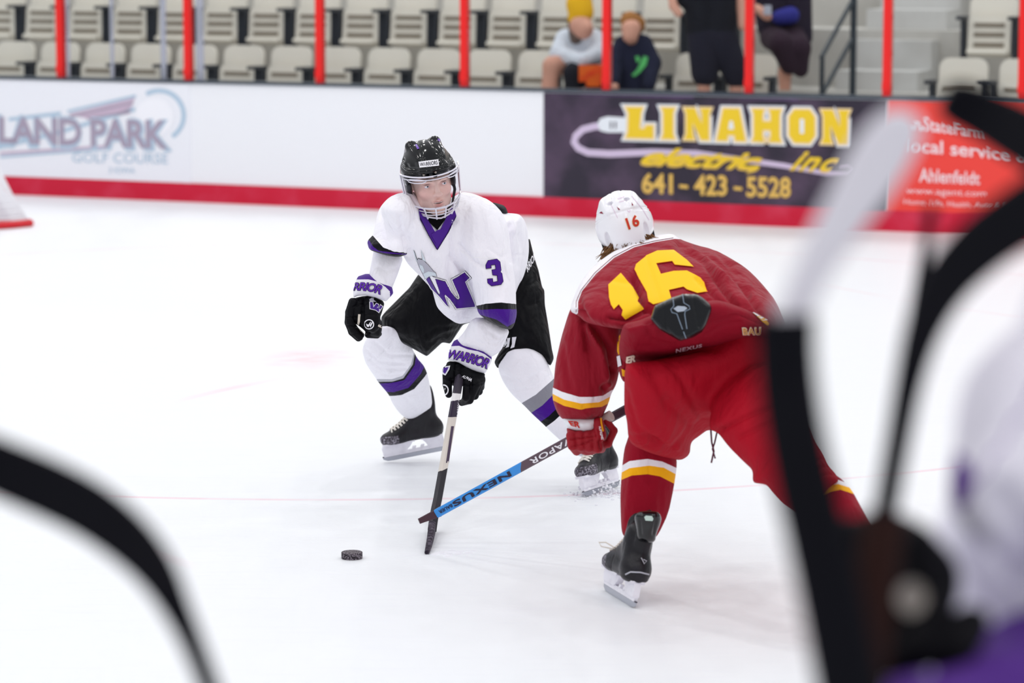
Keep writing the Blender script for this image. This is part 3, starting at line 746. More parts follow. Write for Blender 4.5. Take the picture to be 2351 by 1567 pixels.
f3 = figure('person', 'standing adult in black tee and dark knee-length shorts behind the glass', 1640, Y3, [
 ('body', skin, [[(1546, 14, -.12, .035), (1558, 30, -.15, .04)], [(1546, 14, -.12, .035), (1536, -40, 0, .045)], [(1616, 180, 0, .062), (1616, 225, 0, .05), (1616, 270, 0, .05)], [(1690, 186, .05, .062), (1690, 225, .05, .05), (1690, 270, .05, .05)], [(1700, -20, 0, .05), (1706, 60, -.05, .045)], [(1630, -110, 0, .1), (1630, -60, 0, .06)]]),
 ('t_shirt', mat('tee_black', '15161f', .9, bump=[(8, .03)]), [[(1600, -40, 0, .12), (1610, 66, 0, .13)], [(1660, -40, 0, .12), (1655, 66, 0, .13)], [(1580, -45, 0, .08), (1572, 0, -.03, .07)]]),
 ('shorts', mat('short_dark', '21202e', .9, bump=[(10, .02)]), [[(1612, 75, 0, .13), (1618, 168, 0, .115)], [(1655, 75, 0, .13), (1690, 172, .05, .11)]])], .02)
Y4 = float(bw(bt(1790, 1.9), 1.9, 0)[1])
f4 = figure('person', 'dark-clothed person seated by the aisle, holding something small in front', 1790, Y4, [
 ('body', skin, [[(1738, 18, -.25, .04), (1762, 38, -.3, .045)], [(1790, -60, 0, .1), (1790, -30, 0, .07)], [(1806, 130, -.2, .06), (1802, 170, -.2, .055), (1802, 260, -.2, .05)]]),
 ('jacket', mat('jacket_plum', '231a2c', .8, bump=[(9, .02)]), [[(1760, -20, 0, .13), (1780, 60, .05, .16)], [(1820, -20, 0, .13), (1815, 60, .05, .16)], [(1846, -10, 0, .07), (1850, 90, 0, .06)]]),
 ('trousers', mat('trouser_plum', '31202e', .9), [[(1775, 85, 0, .12), (1792, 100, -.35, .1), (1812, 150, -.3, .08)], [(1815, 85, 0, .13), (1835, 110, -.3, .1), (1838, 160, -.25, .07)]]),
 ('scarf', mat('scarf_blue', '2e2f86', .8), [[(1790, 40, -.16, .07), (1815, 35, -.16, .08)]])], .02)
tag(MB().tube([at(1762, 12, Y4-.36), at(1762, 34, Y4-.36)], .035, 12).build('cup', mat('cup_grey', 'b9bccb', .2, .6), loc=at(1762, 34, Y4-.36)), 'small shiny cup held by the person seated by the aisle', 'cup')
# ================================================================== shared gear
def frame(o, fwd, up):
    """right-handed frame (x fwd, y left, z up) at o"""
    x = np.array(fwd, float); x /= np.linalg.norm(x); z = np.array(up, float); z -= x*(x@z); z /= np.linalg.norm(z); y = np.cross(z, x)
    return np.array(o, float), np.stack([x, y, z])          # local -> world: p@R + o
def headframe(o, yaw, pitch, roll, s=1.0):
    cy, sy, cp, sp, cr, sr = math.cos(yaw), math.sin(yaw), math.cos(pitch), math.sin(pitch), math.cos(roll), math.sin(roll)
    Rz = np.array([[cy, -sy, 0], [sy, cy, 0], [0, 0, 1]]); Rx = np.array([[1, 0, 0], [0, cp, -sp], [0, sp, cp]]); Ry = np.array([[cr, 0, -sr], [0, 1, 0], [sr, 0, cr]])
    return np.array(o, float), (Ry@Rz@Rx).T*s
def tw(V, Fm): return np.asarray(V, float)@Fm[1] + Fm[0]
class InF:
    """a solid given in a local frame"""
    def __init__(s, p, Fm): s.p, s.o, s.R = p, Fm[0], Fm[1]; s.sc = np.linalg.norm(Fm[1][0]); s.k, s.limb, s.sub = p.k, p.limb, getattr(p, 'sub', False); s.lo = s.hi = None
    def __call__(s, P): return s.p((P-s.o)@s.R.T/s.sc**2)*s.sc
def local_solid(name, prims, h, m, parent, Fm, bounds=None, smooth=2, post=None, label=None):
    V, Q = surfnet(prims, h, bounds, smooth)
    if post is not None: V = post(V, vnormals(V, Q))
    return mesh(name, tw(V, Fm), Q, m, parent, label=label), V
def lmb(mb, name, m, parent, Fm, smooth=True, label=None, fix=True):
    mb.V = [tuple(v) for v in tw(mb.V, Fm)]; return mb.build(name, m, parent, smooth, label=label, fix=fix)

steel = mat('blade_steel', 'b9bcc6', .25, .6, metal=.8)
hold_w = mat('holder_white', 'f4f2fa', .35, .4, mottled=('d6d3de', 30, .4))
boot_b = mat('boot_black', '16141a', .35, .35, bump=[(60, .0015)], mottled=('26222c', 14, .5))
boot_frost = mat('boot_toe_frosted', '3a343e', .5, .4, mottled=('b9b4c2', 120, .85))
lace_m = mat('lace', 'efe9e0', .8)
def skate(parent, Fm, label=None, loop=False, laces=9, wide=1.0):
    r = bpy.data.objects.new('skate', None); COL.objects.link(r); r.parent = parent; LOC[r.name] = LOC[parent.name]
    if label: r['label'] = label
    w_ = wide
    pr = [Ell((-.085, 0, .118), (.052, .037*w_, .05)), Cap((-.08, 0, .112), (.09, 0, .106), .037, .036, k=.02), Ell((.115, 0, .106), (.056, .043, .033), k=.02),
          Cap((-.068, 0, .13), (-.055, 0, .235), .044, .043, k=.03), Cap((-.045, 0, .20), (.075, 0, .125), .040, .034, k=.03),
          Ell((-.103, 0, .255), (.011, .034, .07), k=.012), Ell((-.02, 0, .258), (.012, .036, .042), k=.012),
          Fn(lambda P: P[:, 2] - .079, sub=True, k=.006)]
    def post(V, N):
        for (x, z0, z1) in ((-.03, .09, .2), (.045, .085, .14)):
            m_ = np.exp(-((V[:, 0]-x-(V[:, 2]-.1)*-.3)/.004)**2)*(V[:, 2] > z0)*(V[:, 2] < z1); V = V - N*(.002*m_)[:, None]
        band = np.exp(-((V[:, 2]-.092)/.004)**2); V = V + N*(.0015*band)[:, None]
        return V
    o, _ = local_solid('boot', pr, .004, [boot_b, boot_frost], r, Fm, (np.array([-.16, -.07, .06]), np.array([.19, .07, .34])), post=post)
    L = (np.array([v.co for v in o.data.vertices]) + LOC[o.name] - Fm[0])@Fm[1].T/ (np.linalg.norm(Fm[1][0])**2)
    pi = [1 if L[list(p.vertices), 0].mean() > .085 and L[list(p.vertices), 2].mean() < .125 else 0 for p in o.data.polygons]; o.data.polygons.foreach_set('material_index', pi)
    mb = MB()
    for pl, th in (([(.16, .082), (.015, .082), (.035, .055), (.06, .036), (.165, .036), (.17, .06)], .022), ([(-.125, .082), (-.02, .082), (-.04, .058), (-.05, .036), (-.13, .036)], .022), ([(-.135, .038), (.168, .038), (.165, .022), (-.13, .022)], .012), ([(.165, .088), (.01, .088), (.012, .078), (.16, .078)], .055), ([(-.125, .088), (-.015, .088), (-.018, .078), (-.12, .078)], .05)):
        mb.prism(pl, (0, 0, 0), (1, 0, 0), (0, 0, 1), th)
    for x in (-.02, .02): mb.prism([(x-.008, .036), (x+.008, .036), (x+.002, .05), (x-.014, .05)], (0, 0, 0), (1, 0, 0), (0, 0, 1), .012)
    lmb(mb, 'blade_holder', hold_w, r, Fm)
    lmb(MB().prism([(-.142, .024), (.172, .024), (.170, .012), (.15, .002), (.12, 0), (-.11, 0), (-.135, .006)], (0, 0, 0), (1, 0, 0), (0, 0, 1), .004), 'blade', steel, r, Fm)
    lmb(MB().prism([(-.142, .0245), (.172, .0245), (.172, .0205), (-.142, .0205)], (0, 0, 0), (1, 0, 0), (0, 0, 1), .0068), 'blade_shade_strip', mat('blade_shadow', '4a4652', .4), r, Fm)  # dark strip added as painted shade where the steel meets its holder
    # laces across the instep
    V, Q = surfnet(pr, .006, (np.array([-.16, -.07, .06]), np.array([.19, .07, .34])), 1); bt_ = BVHTree.FromPolygons([Vector(v) for v in V], [tuple(map(int, q)) for q in Q])
    mb = MB(); A, B = np.array([.095, 0, .2]), np.array([.03, 0, .3])
    for i in range(laces):
        u = i/(laces-1); x = .088 - u*.092; z = .125 + u*.115
        for sg in (1, -1):
            pts = []
            for j in range(7):
                v = -1 + 2*j/6; p0 = Vector((x - .007*sg*v*1.3 + .06, v*.026, z + .09 + .006*sg*v)); h_ = bt_.ray_cast(p0, Vector((-.55, 0, -.83)))
                if h_[0] is not None: pts.append(np.array(h_[0]) + np.array(h_[1])*.003)
            if len(pts) > 2: mb.tube(pts, (.0042, .0018) if False else .0037, 6)
    if loop: mb.tube([(.07, .03, .16), (.09, .055, .17), (.10, .075, .165), (.085, .07, .155), (.07, .035, .155)], .0026, 6)
    lmb(mb, 'laces', lace_m, r, Fm)
    return r

clear_v = clear('visor_clear', 'fdfdff', .02, .03, .0)
clear_rim = mat('visor_rim', 'e6e3f0', .12, .8, coat=.6)
wire = mat('cage_wire', 'dedbe6', .2, .7, metal=.4)
def helmet(parent, Fm, shell_m, white=False, screws=True):
    r = None
    def brim(P):                                              # lower edge of the shell
        y = P[:, 1]; front = np.clip((-y-.02)/.09, 0, 1); side = np.clip(1-np.abs(y-.02)/.07, 0, 1)
        z0 = .02 + .024*front - .05*side - .075*np.clip((y-.05)/.06, 0, 1)
        if white: z0 = z0 - .01
        return P[:, 2] - z0
    pr = [Ell((0, .012, .045), (.097, .131, .108)), Ell((0, .075, -.005), (.08, .07, .08), k=.03),
          Cap((.042, -.075, .104), (.05, .03, .139), .012, .013, k=.025), Cap((-.042, -.075, .104), (-.05, .03, .139), .012, .013, k=.025),
          Cap((.05, .03, .139), (.045, .115, .095), .013, .012, k=.025), Cap((-.05, .03, .139), (-.045, .115, .095), .013, .012, k=.025),
          Ell((.090, .0, .03), (.014, .06, .035), k=.02), Ell((-.090, .0, .03), (.014, .06, .035), k=.02),
          Ell((0, -.108, .072), (.06, .018, .022), k=.02),
          Fn(brim, sub=True, k=.006), Ell((0, .0, -.01), (.084, .112, .12), sub=True, k=.004)]
    if white:
        pr[0] = Ell((0, .012, .05), (.100, .131, .118))
        for q_ in pr[2:6]: q_.ra *= .55; q_.rb *= .55; q_.a[2] -= .004; q_.b[2] -= .006
    slots = [((x, y, z), (.008, .02, .008)) for x in (-.088, .088) for y, z in ((-.04, .085), (.02, .095))] + [((x, .1, z), (.012, .012, .006)) for x in (-.03, .03) for z in (.12, .14)]
    if white: slots += [((x, .128, -.012), (.0, 0, 0)) for x in ()] + [((s_*.07, .105, -.015), (.012, .02, .04)) for s_ in (-1, 1)]
    for c, q in slots: pr.append(Ell(c, q, sub=True, k=.004))
    def post(V, N):
        y, z, x = V[:, 1], V[:, 2], V[:, 0]
        zz = .078 + .10*np.clip(y, -.1, .1)*.3
        g = np.exp(-((z-zz)/.0035)**2)*(np.abs(x) > .0)*(z < .12); V = V - N*(.0035*g)[:, None]
        g = np.exp(-((z-.058-.2*np.clip(y+.1, 0, .3)*.4)/.003)**2)*(np.abs(x) > .045); V = V - N*(.003*g)[:, None]
        e = np.exp(-(((np.abs(x)-.028)-.02*np.clip((.12-z)/.1, -1, 1))/.003)**2)*(z > .09); V = V - N*(.0025*e)[:, None]
        return V
    o, V = local_solid('helmet', pr, .0033, shell_m, parent, Fm, (np.array([-.13, -.15, -.10]), np.array([.13, .17, .19])), post=post, smooth=3)
    return o
def visor(h, Fm):
    def P(phi, z):
        k = np.interp(z, [-.145, -.11, -.06, .045], [.62, .80, .94, 1.0]); return np.array([.117*k*math.sin(phi), .0 - .146*k*math.cos(phi)*1.0 + .006, z])
    n, m = 28, 12; ph = np.linspace(-1.45, 1.45, n+1)
    def zt(p): return .050
    def zb(p): return -.082 + .028*abs(p/1.45)**2
    V = []; Fc = []
    for layer in (0, .0025):
        for i, p in enumerate(ph):
            for j in range(m+1):
                z = zt(p) + (zb(p)-zt(p))*j/m; q = P(p, z); q = q*np.array([1-layer*8, 1-layer*8, 1]); V.append(q)
    S = (n+1)*(m+1)
    for i in range(n):
        for j in range(m):
            a = i*(m+1)+j; Fc.append((a, a+1, a+m+2, a+m+1)); Fc.append((S+a, S+a+m+1, S+a+m+2, S+a+1))
    mb = MB(); mb.add(V, Fc); v = lmb(mb, 'visor', clear_v, h, Fm)
    mb = MB(); mb.tube([P(p, zt(p)) for p in ph], .0032, 8); mb.tube([P(p, zt(p)-.013) for p in ph[2:-2]], .0022, 8)
    for s_ in (-1, 1):
        mb.tube([P(s_*(.72+.34*math.cos(a)), .0335+.0075*math.sin(a)) for a in np.linspace(0, 2*math.pi, 15)[:-1]], .0022, 8, closed=True)
        mb.tube([P(s_*1.45, z) for z in np.linspace(.047, -.052, 8)], .0034, 8); mb.tube([P(s_*1.3, z) for z in np.linspace(.04, -.06, 8)], .003, 8)
    mb.tube([P(p, zb(p)) for p in ph], .0024, 8)
    lmb(mb, 'visor_rim', clear_rim, h, Fm)
    mb = MB()
    for z, r_ in ((-.086, .0026), (-.101, .0024), (-.114, .0024), (-.132, .0036)):
        mb.tube([P(p*(.98 if z > -.13 else .95), z + .03*abs(p/1.45)**2 + (.02*abs(p/1.45) if z < -.13 else 0)) for p in ph], r_, 8)
    for p in (-1.1, -.62, -.2, .2, .62, 1.1):
        mb.tube([P(p, z + .03*abs(p/1.45)**2) for z in np.linspace(-.080, -.134, 6)], .0036, 8)
    lmb(mb, 'cage', wire, h, Fm)

def block(poly, closed=True): return poly
# ================================================================== player in white
jm = dict(rough=.85, spec=.15, sheen=.15, bump=[((8, 8, 3, .35), .032), ((14, 14, 5, -.5), .012), (60, .002)])
WHT, PUR, BLK = 'faf8ff', '46138a', '0b0c12'
j_body = mat('jersey_white', WHT, **jm)
W0 = gnd(1150, 1095)
W = root('hockey_player', 'person in white and purple jersey and black visored helmet, crouching towards the camera', 'person', W0)
# head
HW = headframe(at(987, 412, 12.22), R_(14), R_(12), R_(11), 1.04)
skin_m = mat('skin', 'e9bfae', .5, .3, vcol=True)
hp = [Ell((0, .012, .032), (.078, .098, .088)), Ell((0, -.02, -.03), (.064, .074, .085), k=.03), Cap((-.036, -.028, -.082), (0, -.062, -.098), .026, .022, k=.03), Cap((.036, -.028, -.082), (0, -.062, -.098), .026, .022, k=.03),
      Ell((0, -.076, -.1), (.02, .016, .016), k=.015), Ell((.04, -.066, -.028), (.022, .02, .02), k=.02), Ell((-.04, -.066, -.028), (.022, .02, .02), k=.02),
      Cap((0, -.094, .01), (0, -.112, -.028), .0075, .0105, k=.012), Ell((0, -.112, -.032), (.0115, .011, .009), k=.008), Ell((.012, -.102, -.035), (.008, .009, .007), k=.006), Ell((-.012, -.102, -.035), (.008, .009, .007), k=.006),
      Cap((-.048, -.08, .022), (-.014, -.094, .018), .008, .008, k=.012), Cap((.048, -.08, .022), (.014, -.094, .018), .008, .008, k=.012),
      Ell((.034, -.104, .0), (.017, .018, .011), sub=True, k=.012), Ell((-.034, -.104, .0), (.017, .018, .011), sub=True, k=.012),
      Cap((-.021, -.086, -.066), (0, -.098, -.0625), .0045, .0065, k=.006), Cap((.021, -.086, -.066), (0, -.098, -.0625), .0045, .0065, k=.006),
      Cap((-.017, -.087, -.077), (0, -.095, -.079), .006, .0085, k=.006), Cap((.017, -.087, -.077), (0, -.095, -.079), .006, .0085, k=.006),
      Ell((0, -.104, -.0705), (.018, .014, .0042), sub=True, k=.002),
      Ell((.080, .008, -.012), (.010, .02, .03), k=.008), Ell((-.080, .008, -.012), (.010, .02, .03), k=.008),
      Cap((0, .03, -.06), (0, .09, -.15), .054, .06, k=.03)]
for s_ in (-1, 1): hp += [Ell((s_*.034, -.0765, .0), (.0148, .0140, .0140), k=.004), Ell((s_*.034, -.094, -.0012), (.0128, .013, .0042), sub=True, k=.0015)]
V, Q = surfnet(hp, .0021, (np.array([-.11, -.14, -.24]), np.array([.11, .13, .14])), 1)
body = mesh('body', tw(V, HW), Q, skin_m, W)
ca = body.data.color_attributes.new('Col', 'FLOAT_COLOR', 'POINT'); C = np.tile(np.array(lin('efcabc')), (len(V), 1))
def blot(c, r, col, k=1.0):
    d = np.linalg.norm((V-np.array(c))/np.array(r), axis=1); f = np.clip(1.4-d, 0, 1)*k; C[:, :3] = C[:, :3]*(1-f[:, None]) + np.array(lin(col))[:3]*f[:, None]
for s_ in (-1, 1):
    blot((s_*.045, -.07, -.03), (.03, .03, .025), 'e2a398', .45); blot((s_*.034, -.088, .0), (.02, .02, .010), 'b98a86', .6)
    for j in range(5): blot((s_*(.018+.008*j), -.09+.002*j, .0225-.0004*j*j+.0012*j), (.006, .02, .0032), '5d463c', .75)
    blot((s_*.034, -.088, .0082), (.015, .02, .0022), '4b3734', .8)
blot((0, -.11, -.031), (.012, .014, .01), 'dd9c8e', .4)
blot((0, -.095, -.0645), (.019, .02, .005), 'c2766f', .8); blot((0, -.095, -.079), (.017, .02, .007), 'd0807c', .8); blot((0, -.085, -.0705), (.018, .02, .003), '3a1a1e', 1)
blot((.062, -.01, .03), (.02, .07, .05), '4b372e', .7); blot((-.062, -.01, .03), (.02, .07, .05), '4b372e', .7)
ca.data.foreach_set('color', C.reshape(-1))
for s_ in (-1, 1):
    eb = MB().sphere((s_*.034, -.0768, .0), .0128, 20); e = lmb(eb, 'eye', mat('eye_white', 'e9e4e6', .15, .6), W, HW)
    lmb(MB().sphere((s_*.034+.0016, -.0850, .0), (.0056, .0052, .0056), 16), 'iris', mat('iris', '5a6a78', .1, .6), e, HW); lmb(MB().sphere((s_*.034+.0018, -.0880, .0), (.0026, .0028, .0026), 12), 'pupil', mat('pupil', '0c0c10', .1), e, HW)
lmb(MB().tube([(-.013, -.093, -.0675), (0, -.0985, -.0665), (.013, -.093, -.0675)], .0028, 8), 'teeth', mat('teeth', 'e8e2dc', .3), W, HW)
hm = mat('helmet_black', '05060a', .12, .35, coat=.25)
hel = helmet(W, HW, hm); visor(hel, HW)
for s_ in (-1, 1): lmb(MB().tube([(s_*.088, -.0, .0), (s_*.085, -.03, -.05), (s_*.06, -.055, -.1), (s_*.02, -.065, -.122)], .006, 8, flat=.35), 'chin_strap', mat('strap_black', '1a1a20', .6), hel, HW)
for s_ in (-1, 1): lmb(MB().sphere((s_*.088, .0, -.012), (.012, .03, .036), 16), 'ear_guard', mat('ear_guard', '1c1b24', .3, .5), hel, HW)
decal('name_sticker', shape([(961, 371), (1006, 366), (1008, 380), (964, 385)]), None, hel, mat('sticker_white', 'f2f0f6', .4), hel, .0016, 5)
decal('sticker_word', norm(txt('WARRIORS', .01)), quad((964, 374), (1004, 368.6), (1005, 377.2), (965, 382.4)), hel, mat('sticker_ink', '2a2a34', .5), hel, .0024, 4)
for x, y in ((973, 401), (1000, 395.5)): decal('screw', ring(x, y, .3, 2.6, 12), None, hel, mat('screw', 'b9b4a8', .3, metal=.8), hel, .002, 3)
for x, y in ((977, 406), (994, 402)): decal('clip', shape([(x, y), (x+9, y-2), (x+10, y+6), (x+1, y+8)]), None, hel, hm, hel, .012, 5)
PURg = mat('purple_gloss', '5a1fa8', .3, .5)
decal('badge', shape([(953, 332), (957, 331), (963, 341), (958, 343)]), None, hel, PURg, hel, .0016, 4)
decal('badge', shape([(1004, 318), (1012, 320), (1017, 328), (1006, 324)]), None, hel, PURg, hel, .0016, 4)
decal('badge', shape([(1009, 329), (1020, 330), (1034, 345), (1036, 352), (1026, 343), (1014, 338)]), None, hel, mat('sticker_white', 'f2f0f6', .4), hel, .0016, 4)
# neck of the undershirt
cloth('undershirt', [Cap(tw([(0, .05, -.085)], HW)[0], at(1004, 520, 12.42), .066, .085, k=.03)], .006, mat('undershirt', '0a0a0e', .8, .05), W)

# jersey: torso 0, right arm 1, left arm 2
tors = Puff([(933, 440), (908, 445), (888, 458), (872, 480), (890, 530), (920, 575), (936, 606), (959, 628), (992, 664), (997, 683), (1003, 705), (1022, 725), (1051, 744), (1077, 740), (1100, 730), (1150, 720), (1178, 690), (1190, 655), (1201, 638), (1211, 606), (1215, 571), (1212, 530), (1204, 504), (1192, 491), (1170, 489), (1153, 488), (1132, 468), (1112, 454), (1086, 444), (1061, 440), (1040, 452), (1003, 470), (965, 452), (950, 438)],
            [(1000, 470, 12.37), (1190, 580, 12.74), (1050, 730, 12.54)], .13, (.20, .16), limb=0, k=.03)
rsl = Puff([(905, 446), (888, 457), (872, 476), (864, 498), (860, 523), (856, 540), (842, 553), (847, 573), (866, 580), (885, 586), (910, 590), (927, 588), (950, 560), (955, 500), (930, 455)], [(900, 480, 12.38), (880, 570, 12.16)], .07, .10, limb=1, k=.03)
rfa = Puff([(860, 560), (853, 600), (847, 632), (842, 660), (860, 676), (888, 680), (899, 664), (905, 650), (917, 619), (926, 590), (905, 560)], [(890, 580, 12.24), (865, 660, 12.2)], .05, .06, limb=3, k=.006)
lsl = Puff([(1075, 446), (1112, 453), (1134, 467), (1155, 490), (1168, 525), (1172, 570), (1177, 606), (1184, 651), (1185, 697), (1187, 722), (1180, 748), (1171, 758), (1140, 747), (1120, 735), (1099, 721), (1094, 704), (1089, 677), (1077, 645), (1064, 613), (1040, 585), (1036, 540), (1040, 480)], [(1095, 470, 12.42), (1140, 740, 12.3)], .085, (.13, .11), limb=2, k=.022)
lfa = Puff([(1085, 728), (1065, 763), (1046, 783), (1046, 805), (1080, 812), (1124, 822), (1134, 816), (1150, 806), (1164, 775), (1171, 757), (1130, 730)], [(1130, 745, 12.36), (1085, 805, 12.4)], .06, .07, limb=3, k=.006)
LW, LB, PP = WHT, BLK, PUR
bandA = mat('sleeve_right', WHT, bands=[(-1, WHT), (0, BLK), (1, PUR), (2, BLK), (3, WHT)], **jm)
bandB = mat('sleeve_left', WHT, bands=[(-1, WHT), (0, BLK), (1, PUR), (2, BLK), (3, BLK)], **jm)
folds = [([(1171, 500), (1176, 530), (1190, 500)], 9, -.010), ([(1168, 520), (1172, 560), (1176, 600)], 5, .016), ([(1047, 505), (1036, 545), (1040, 590), (1062, 625)], 5, .012), ([(1055, 560), (1085, 598), (1110, 612)], 4, .007),
         ([(1036, 590), (1034, 640), (1050, 700)], 6, .008), ([(955, 500), (935, 545), (945, 590)], 8, .008), ([(918, 500), (925, 545), (938, 585)], 5, .006), ([(1170, 490), (1190, 520), (1200, 560), (1190, 610)], 6, .007), ([(1195, 540), (1205, 590), (1190, 640)], 5, .006),
         ([(1155, 620), (1150, 680)], 8, .005), ([(1120, 570), (1150, 590), (1170, 580)], 3, .002), ([(880, 500), (885, 540), (905, 575)], 6, .006), ([(1180, 585), (1205, 586)], 2.5, .004), ([(975, 600), (1000, 640), (1030, 690)], 9, -.006), ([(1010, 590), (1022, 640), (1040, 690)], 8, -.004)]
jer = cloth('jersey', [tors, rsl, lsl], .0062, [j_body, bandA, bandB], W, [(a, w_, k*1.5) for a, w_, k in folds],
            {1: ([[(835, 549), (856, 540), (880, 568), (905, 578), (935, 581)], [(835, 550), (848, 551), (856, 566), (870, 576), (935, 583)], [(835, 566), (846, 571), (866, 577), (885, 581), (935, 584)], [(835, 590), (870, 588), (927, 590)]], 0),
             2: ([[(1090, 703), (1115, 697), (1150, 694), (1188, 698)], [(1090, 706), (1105, 711), (1140, 708), (1188, 709)], [(1090, 716), (1100, 721), (1140, 733), (1165, 750), (1188, 736)], [(1080, 760), (1190, 775)]], 0)})
for ar in (rfa, lfa): slv = cloth('undersleeve', [ar], .006, j_body, W, [([(1075, 775), (1110, 790), (1150, 788)], 5, .004), ([(1120, 760), (1145, 775)], 4, .004), ([(860, 610), (890, 622), (915, 615)], 5, .003)])
pm2, bm2 = mat('purple_cloth', PUR, .7, .2, sheen=.1), mat('black_cloth', BLK, .7, .05)
# V neck
decal('collar', shape([(960, 480), (964, 505), (1003, 573), (1030, 530), (1047, 495), (1040, 470), (1028, 492), (1003, 540), (978, 498), (968, 478)]), None, jer, pm2, jer, .003, 6)
decal('collar_inset', shape([(976, 488), (978, 498), (986, 512), (1003, 528), (1020, 506), (1030, 488), (1020, 470), (985, 470)]), None, jer, mat('undershirt', '0a0a0e', .8, .05), jer, .0035, 6)
decal('collar_inset', shape([(988, 538), (1003, 528), (1018, 524), (1003, 548), (1001, 560)]), None, jer, pm2, jer, .004, 6)
decal('collar_trim', join(stroke([(963, 500), (982, 538), (1002, 572)], 1.3), stroke([(1003, 573), (1028, 533), (1046, 496)], 1.2)), None, jer, bm2, jer, .0045, 6)
# number 3 (varsity)
def pc(c, s_, o): return [(o[0]+x/s_, o[1]+y/s_) for x, y in c]
n3 = pc([(1280, 440), (1310, 380), (1440, 357), (1485, 400), (1500, 520), (1488, 548), (1515, 575), (1533, 690), (1500, 735), (1362, 757), (1308, 712), (1302, 655), (1375, 650), (1382, 705), (1455, 690), (1445, 600), (1380, 592), (1368, 520), (1425, 510), (1418, 435), (1350, 445), (1355, 488), (1282, 497)], 6.53, (920, 540))
decal('number', shape(grow(n3, .9)), None, jer, bm2, jer, .002, 3.2); decal('number', shape(n3), None, jer, pm2, jer, .0028, 3.2)
# big W with white and black keylines
Wp = pc([(510, 640), (670, 690), (750, 880), (855, 960), (880, 930), (780, 660), (965, 560), (1035, 635), (958, 690), (1103, 1050), (1103, 1062), (840, 1088), (740, 960), (668, 880), (655, 900), (715, 1060), (590, 895), (380, 650), (430, 615), (480, 760), (585, 890), (590, 870)], 6.53, (920, 540))
Wp = pc([(430, 612), (388, 655), (470, 790), (585, 905), (690, 1035), (718, 1062), (655, 905), (668, 880), (740, 950), (835, 1088), (1105, 1062), (1100, 1030), (955, 692), (1035, 635), (965, 558), (778, 662), (870, 880), (885, 935), (865, 962), (800, 920), (745, 850), (665, 688), (520, 650), (595, 850), (590, 892), (560, 860)], 6.53, (920, 540))
decal('emblem_keyline', shape(grow(Wp, 3.6)), None, jer, bm2, jer, .0016, 3.2); decal('emblem_keyline', shape(grow(Wp, 3.0)), None, jer, mat('emblem_white', 'fbfaff', .7), jer, .0022, 3.2)
decal('emblem_keyline', shape(grow(Wp, .5)), None, jer, bm2, jer, .0034, 3.2); decal('emblem', shape(Wp), None, jer, pm2, jer, .0042, 3.2)
gy = mat('emblem_grey', 'b9b8c4', .7); gl_ = mat('emblem_pale', 'd8e2ea', .7)
hc = pc([(245, 380), (262, 345), (330, 365), (400, 430), (480, 525), (520, 560), (540, 610), (470, 600), (375, 650), (335, 580), (285, 480)], 6.53, (920, 540))
decal('horned_helmet', shape(grow(hc, .7)), None, jer, bm2, jer, .002, 3.2); decal('horned_helmet', shape(hc), None, jer, gy, jer, .0026, 3.2)
decal('horned_helmet', shape(pc([(340, 570), (420, 530), (515, 560), (535, 605), (460, 598), (370, 640)], 6.53, (920, 540))), None, jer, gl_, jer, .0032, 3.2)
decal('horned_helmet', shape(pc([(285, 430), (330, 450), (355, 510), (350, 560), (325, 545), (290, 480)], 6.53, (920, 540))), None, jer, gl_, jer, .0032, 3.2)
for hn in ([(190, 215), (205, 240), (250, 380), (235, 375)], [(303, 212), (375, 395), (325, 360)]):
    pl = pc(hn, 6.53, (920, 540)); decal('horn', shape(grow(pl, .5)), None, jer, bm2, jer, .002, 3.2); decal('horn', shape(pl), None, jer, gl_, jer, .0026, 3.2)
decal('seam', join(stroke([(1056, 575), (1080, 590), (1115, 592), (1145, 582), (1160, 570)], .8)), None, jer, mat('seam', 'ffffff', .8), jer, .0012, 6)
# shoulder pad edge at the nape
cloth('shoulder_pad', [Puff([(1128, 463), (1140, 466), (1160, 472), (1168, 492), (1150, 495), (1135, 480)], 12.66, .03, .10)], .006, mat('pad_black', '17181e', .7), W)

# breezers
pk = dict(rough=.5, spec=.12, bump=[((6, 6, 3, -.5), .06), ((12, 12, 4, .7), .02), (60, .001)])
pant_m = mat('pants_black', '08080c', **pk)
rth = Puff([(985, 612), (960, 630), (940, 660), (908, 692), (884, 716), (875, 728), (876, 754), (892, 768), (908, 779), (950, 801), (980, 818), (1000, 800), (1016, 785), (1034, 789), (1063, 745), (1110, 730), (1150, 690), (1150, 620), (1080, 600)], [(1120, 650, 12.92), (900, 760, 12.86)], .09, .13, k=.05, cut=0)
lth = Puff([(1190, 560), (1216, 546), (1222, 571), (1228, 594), (1237, 622), (1245, 660), (1250, 664), (1251, 699), (1259, 746), (1264, 779), (1267, 800), (1272, 822), (1264, 841), (1255, 832), (1240, 820), (1215, 819), (1176, 827), (1142, 846), (1134, 831), (1145, 810), (1158, 790), (1150, 740), (1130, 690), (1150, 620)], [(1180, 620, 12.95), (1200, 820, 12.76)], .08, .12, k=.05, cut=0)
pants = cloth('hockey_pants', [rth, lth], .007, pant_m, W, [([(1240, 640), (1210, 655), (1190, 690)], 6, .008), ([(1245, 690), (1215, 700)], 5, .006), ([(1055, 760), (1020, 770), (985, 790)], 6, .007), ([(1040, 750), (1000, 755), (960, 780)], 6, .006), ([(1222, 600), (1235, 700), (1248, 800)], 3, .003), ([(900, 730), (960, 660)], 6, -.004)])
wm = mat('mark_white', 'f2f0f6', .5)
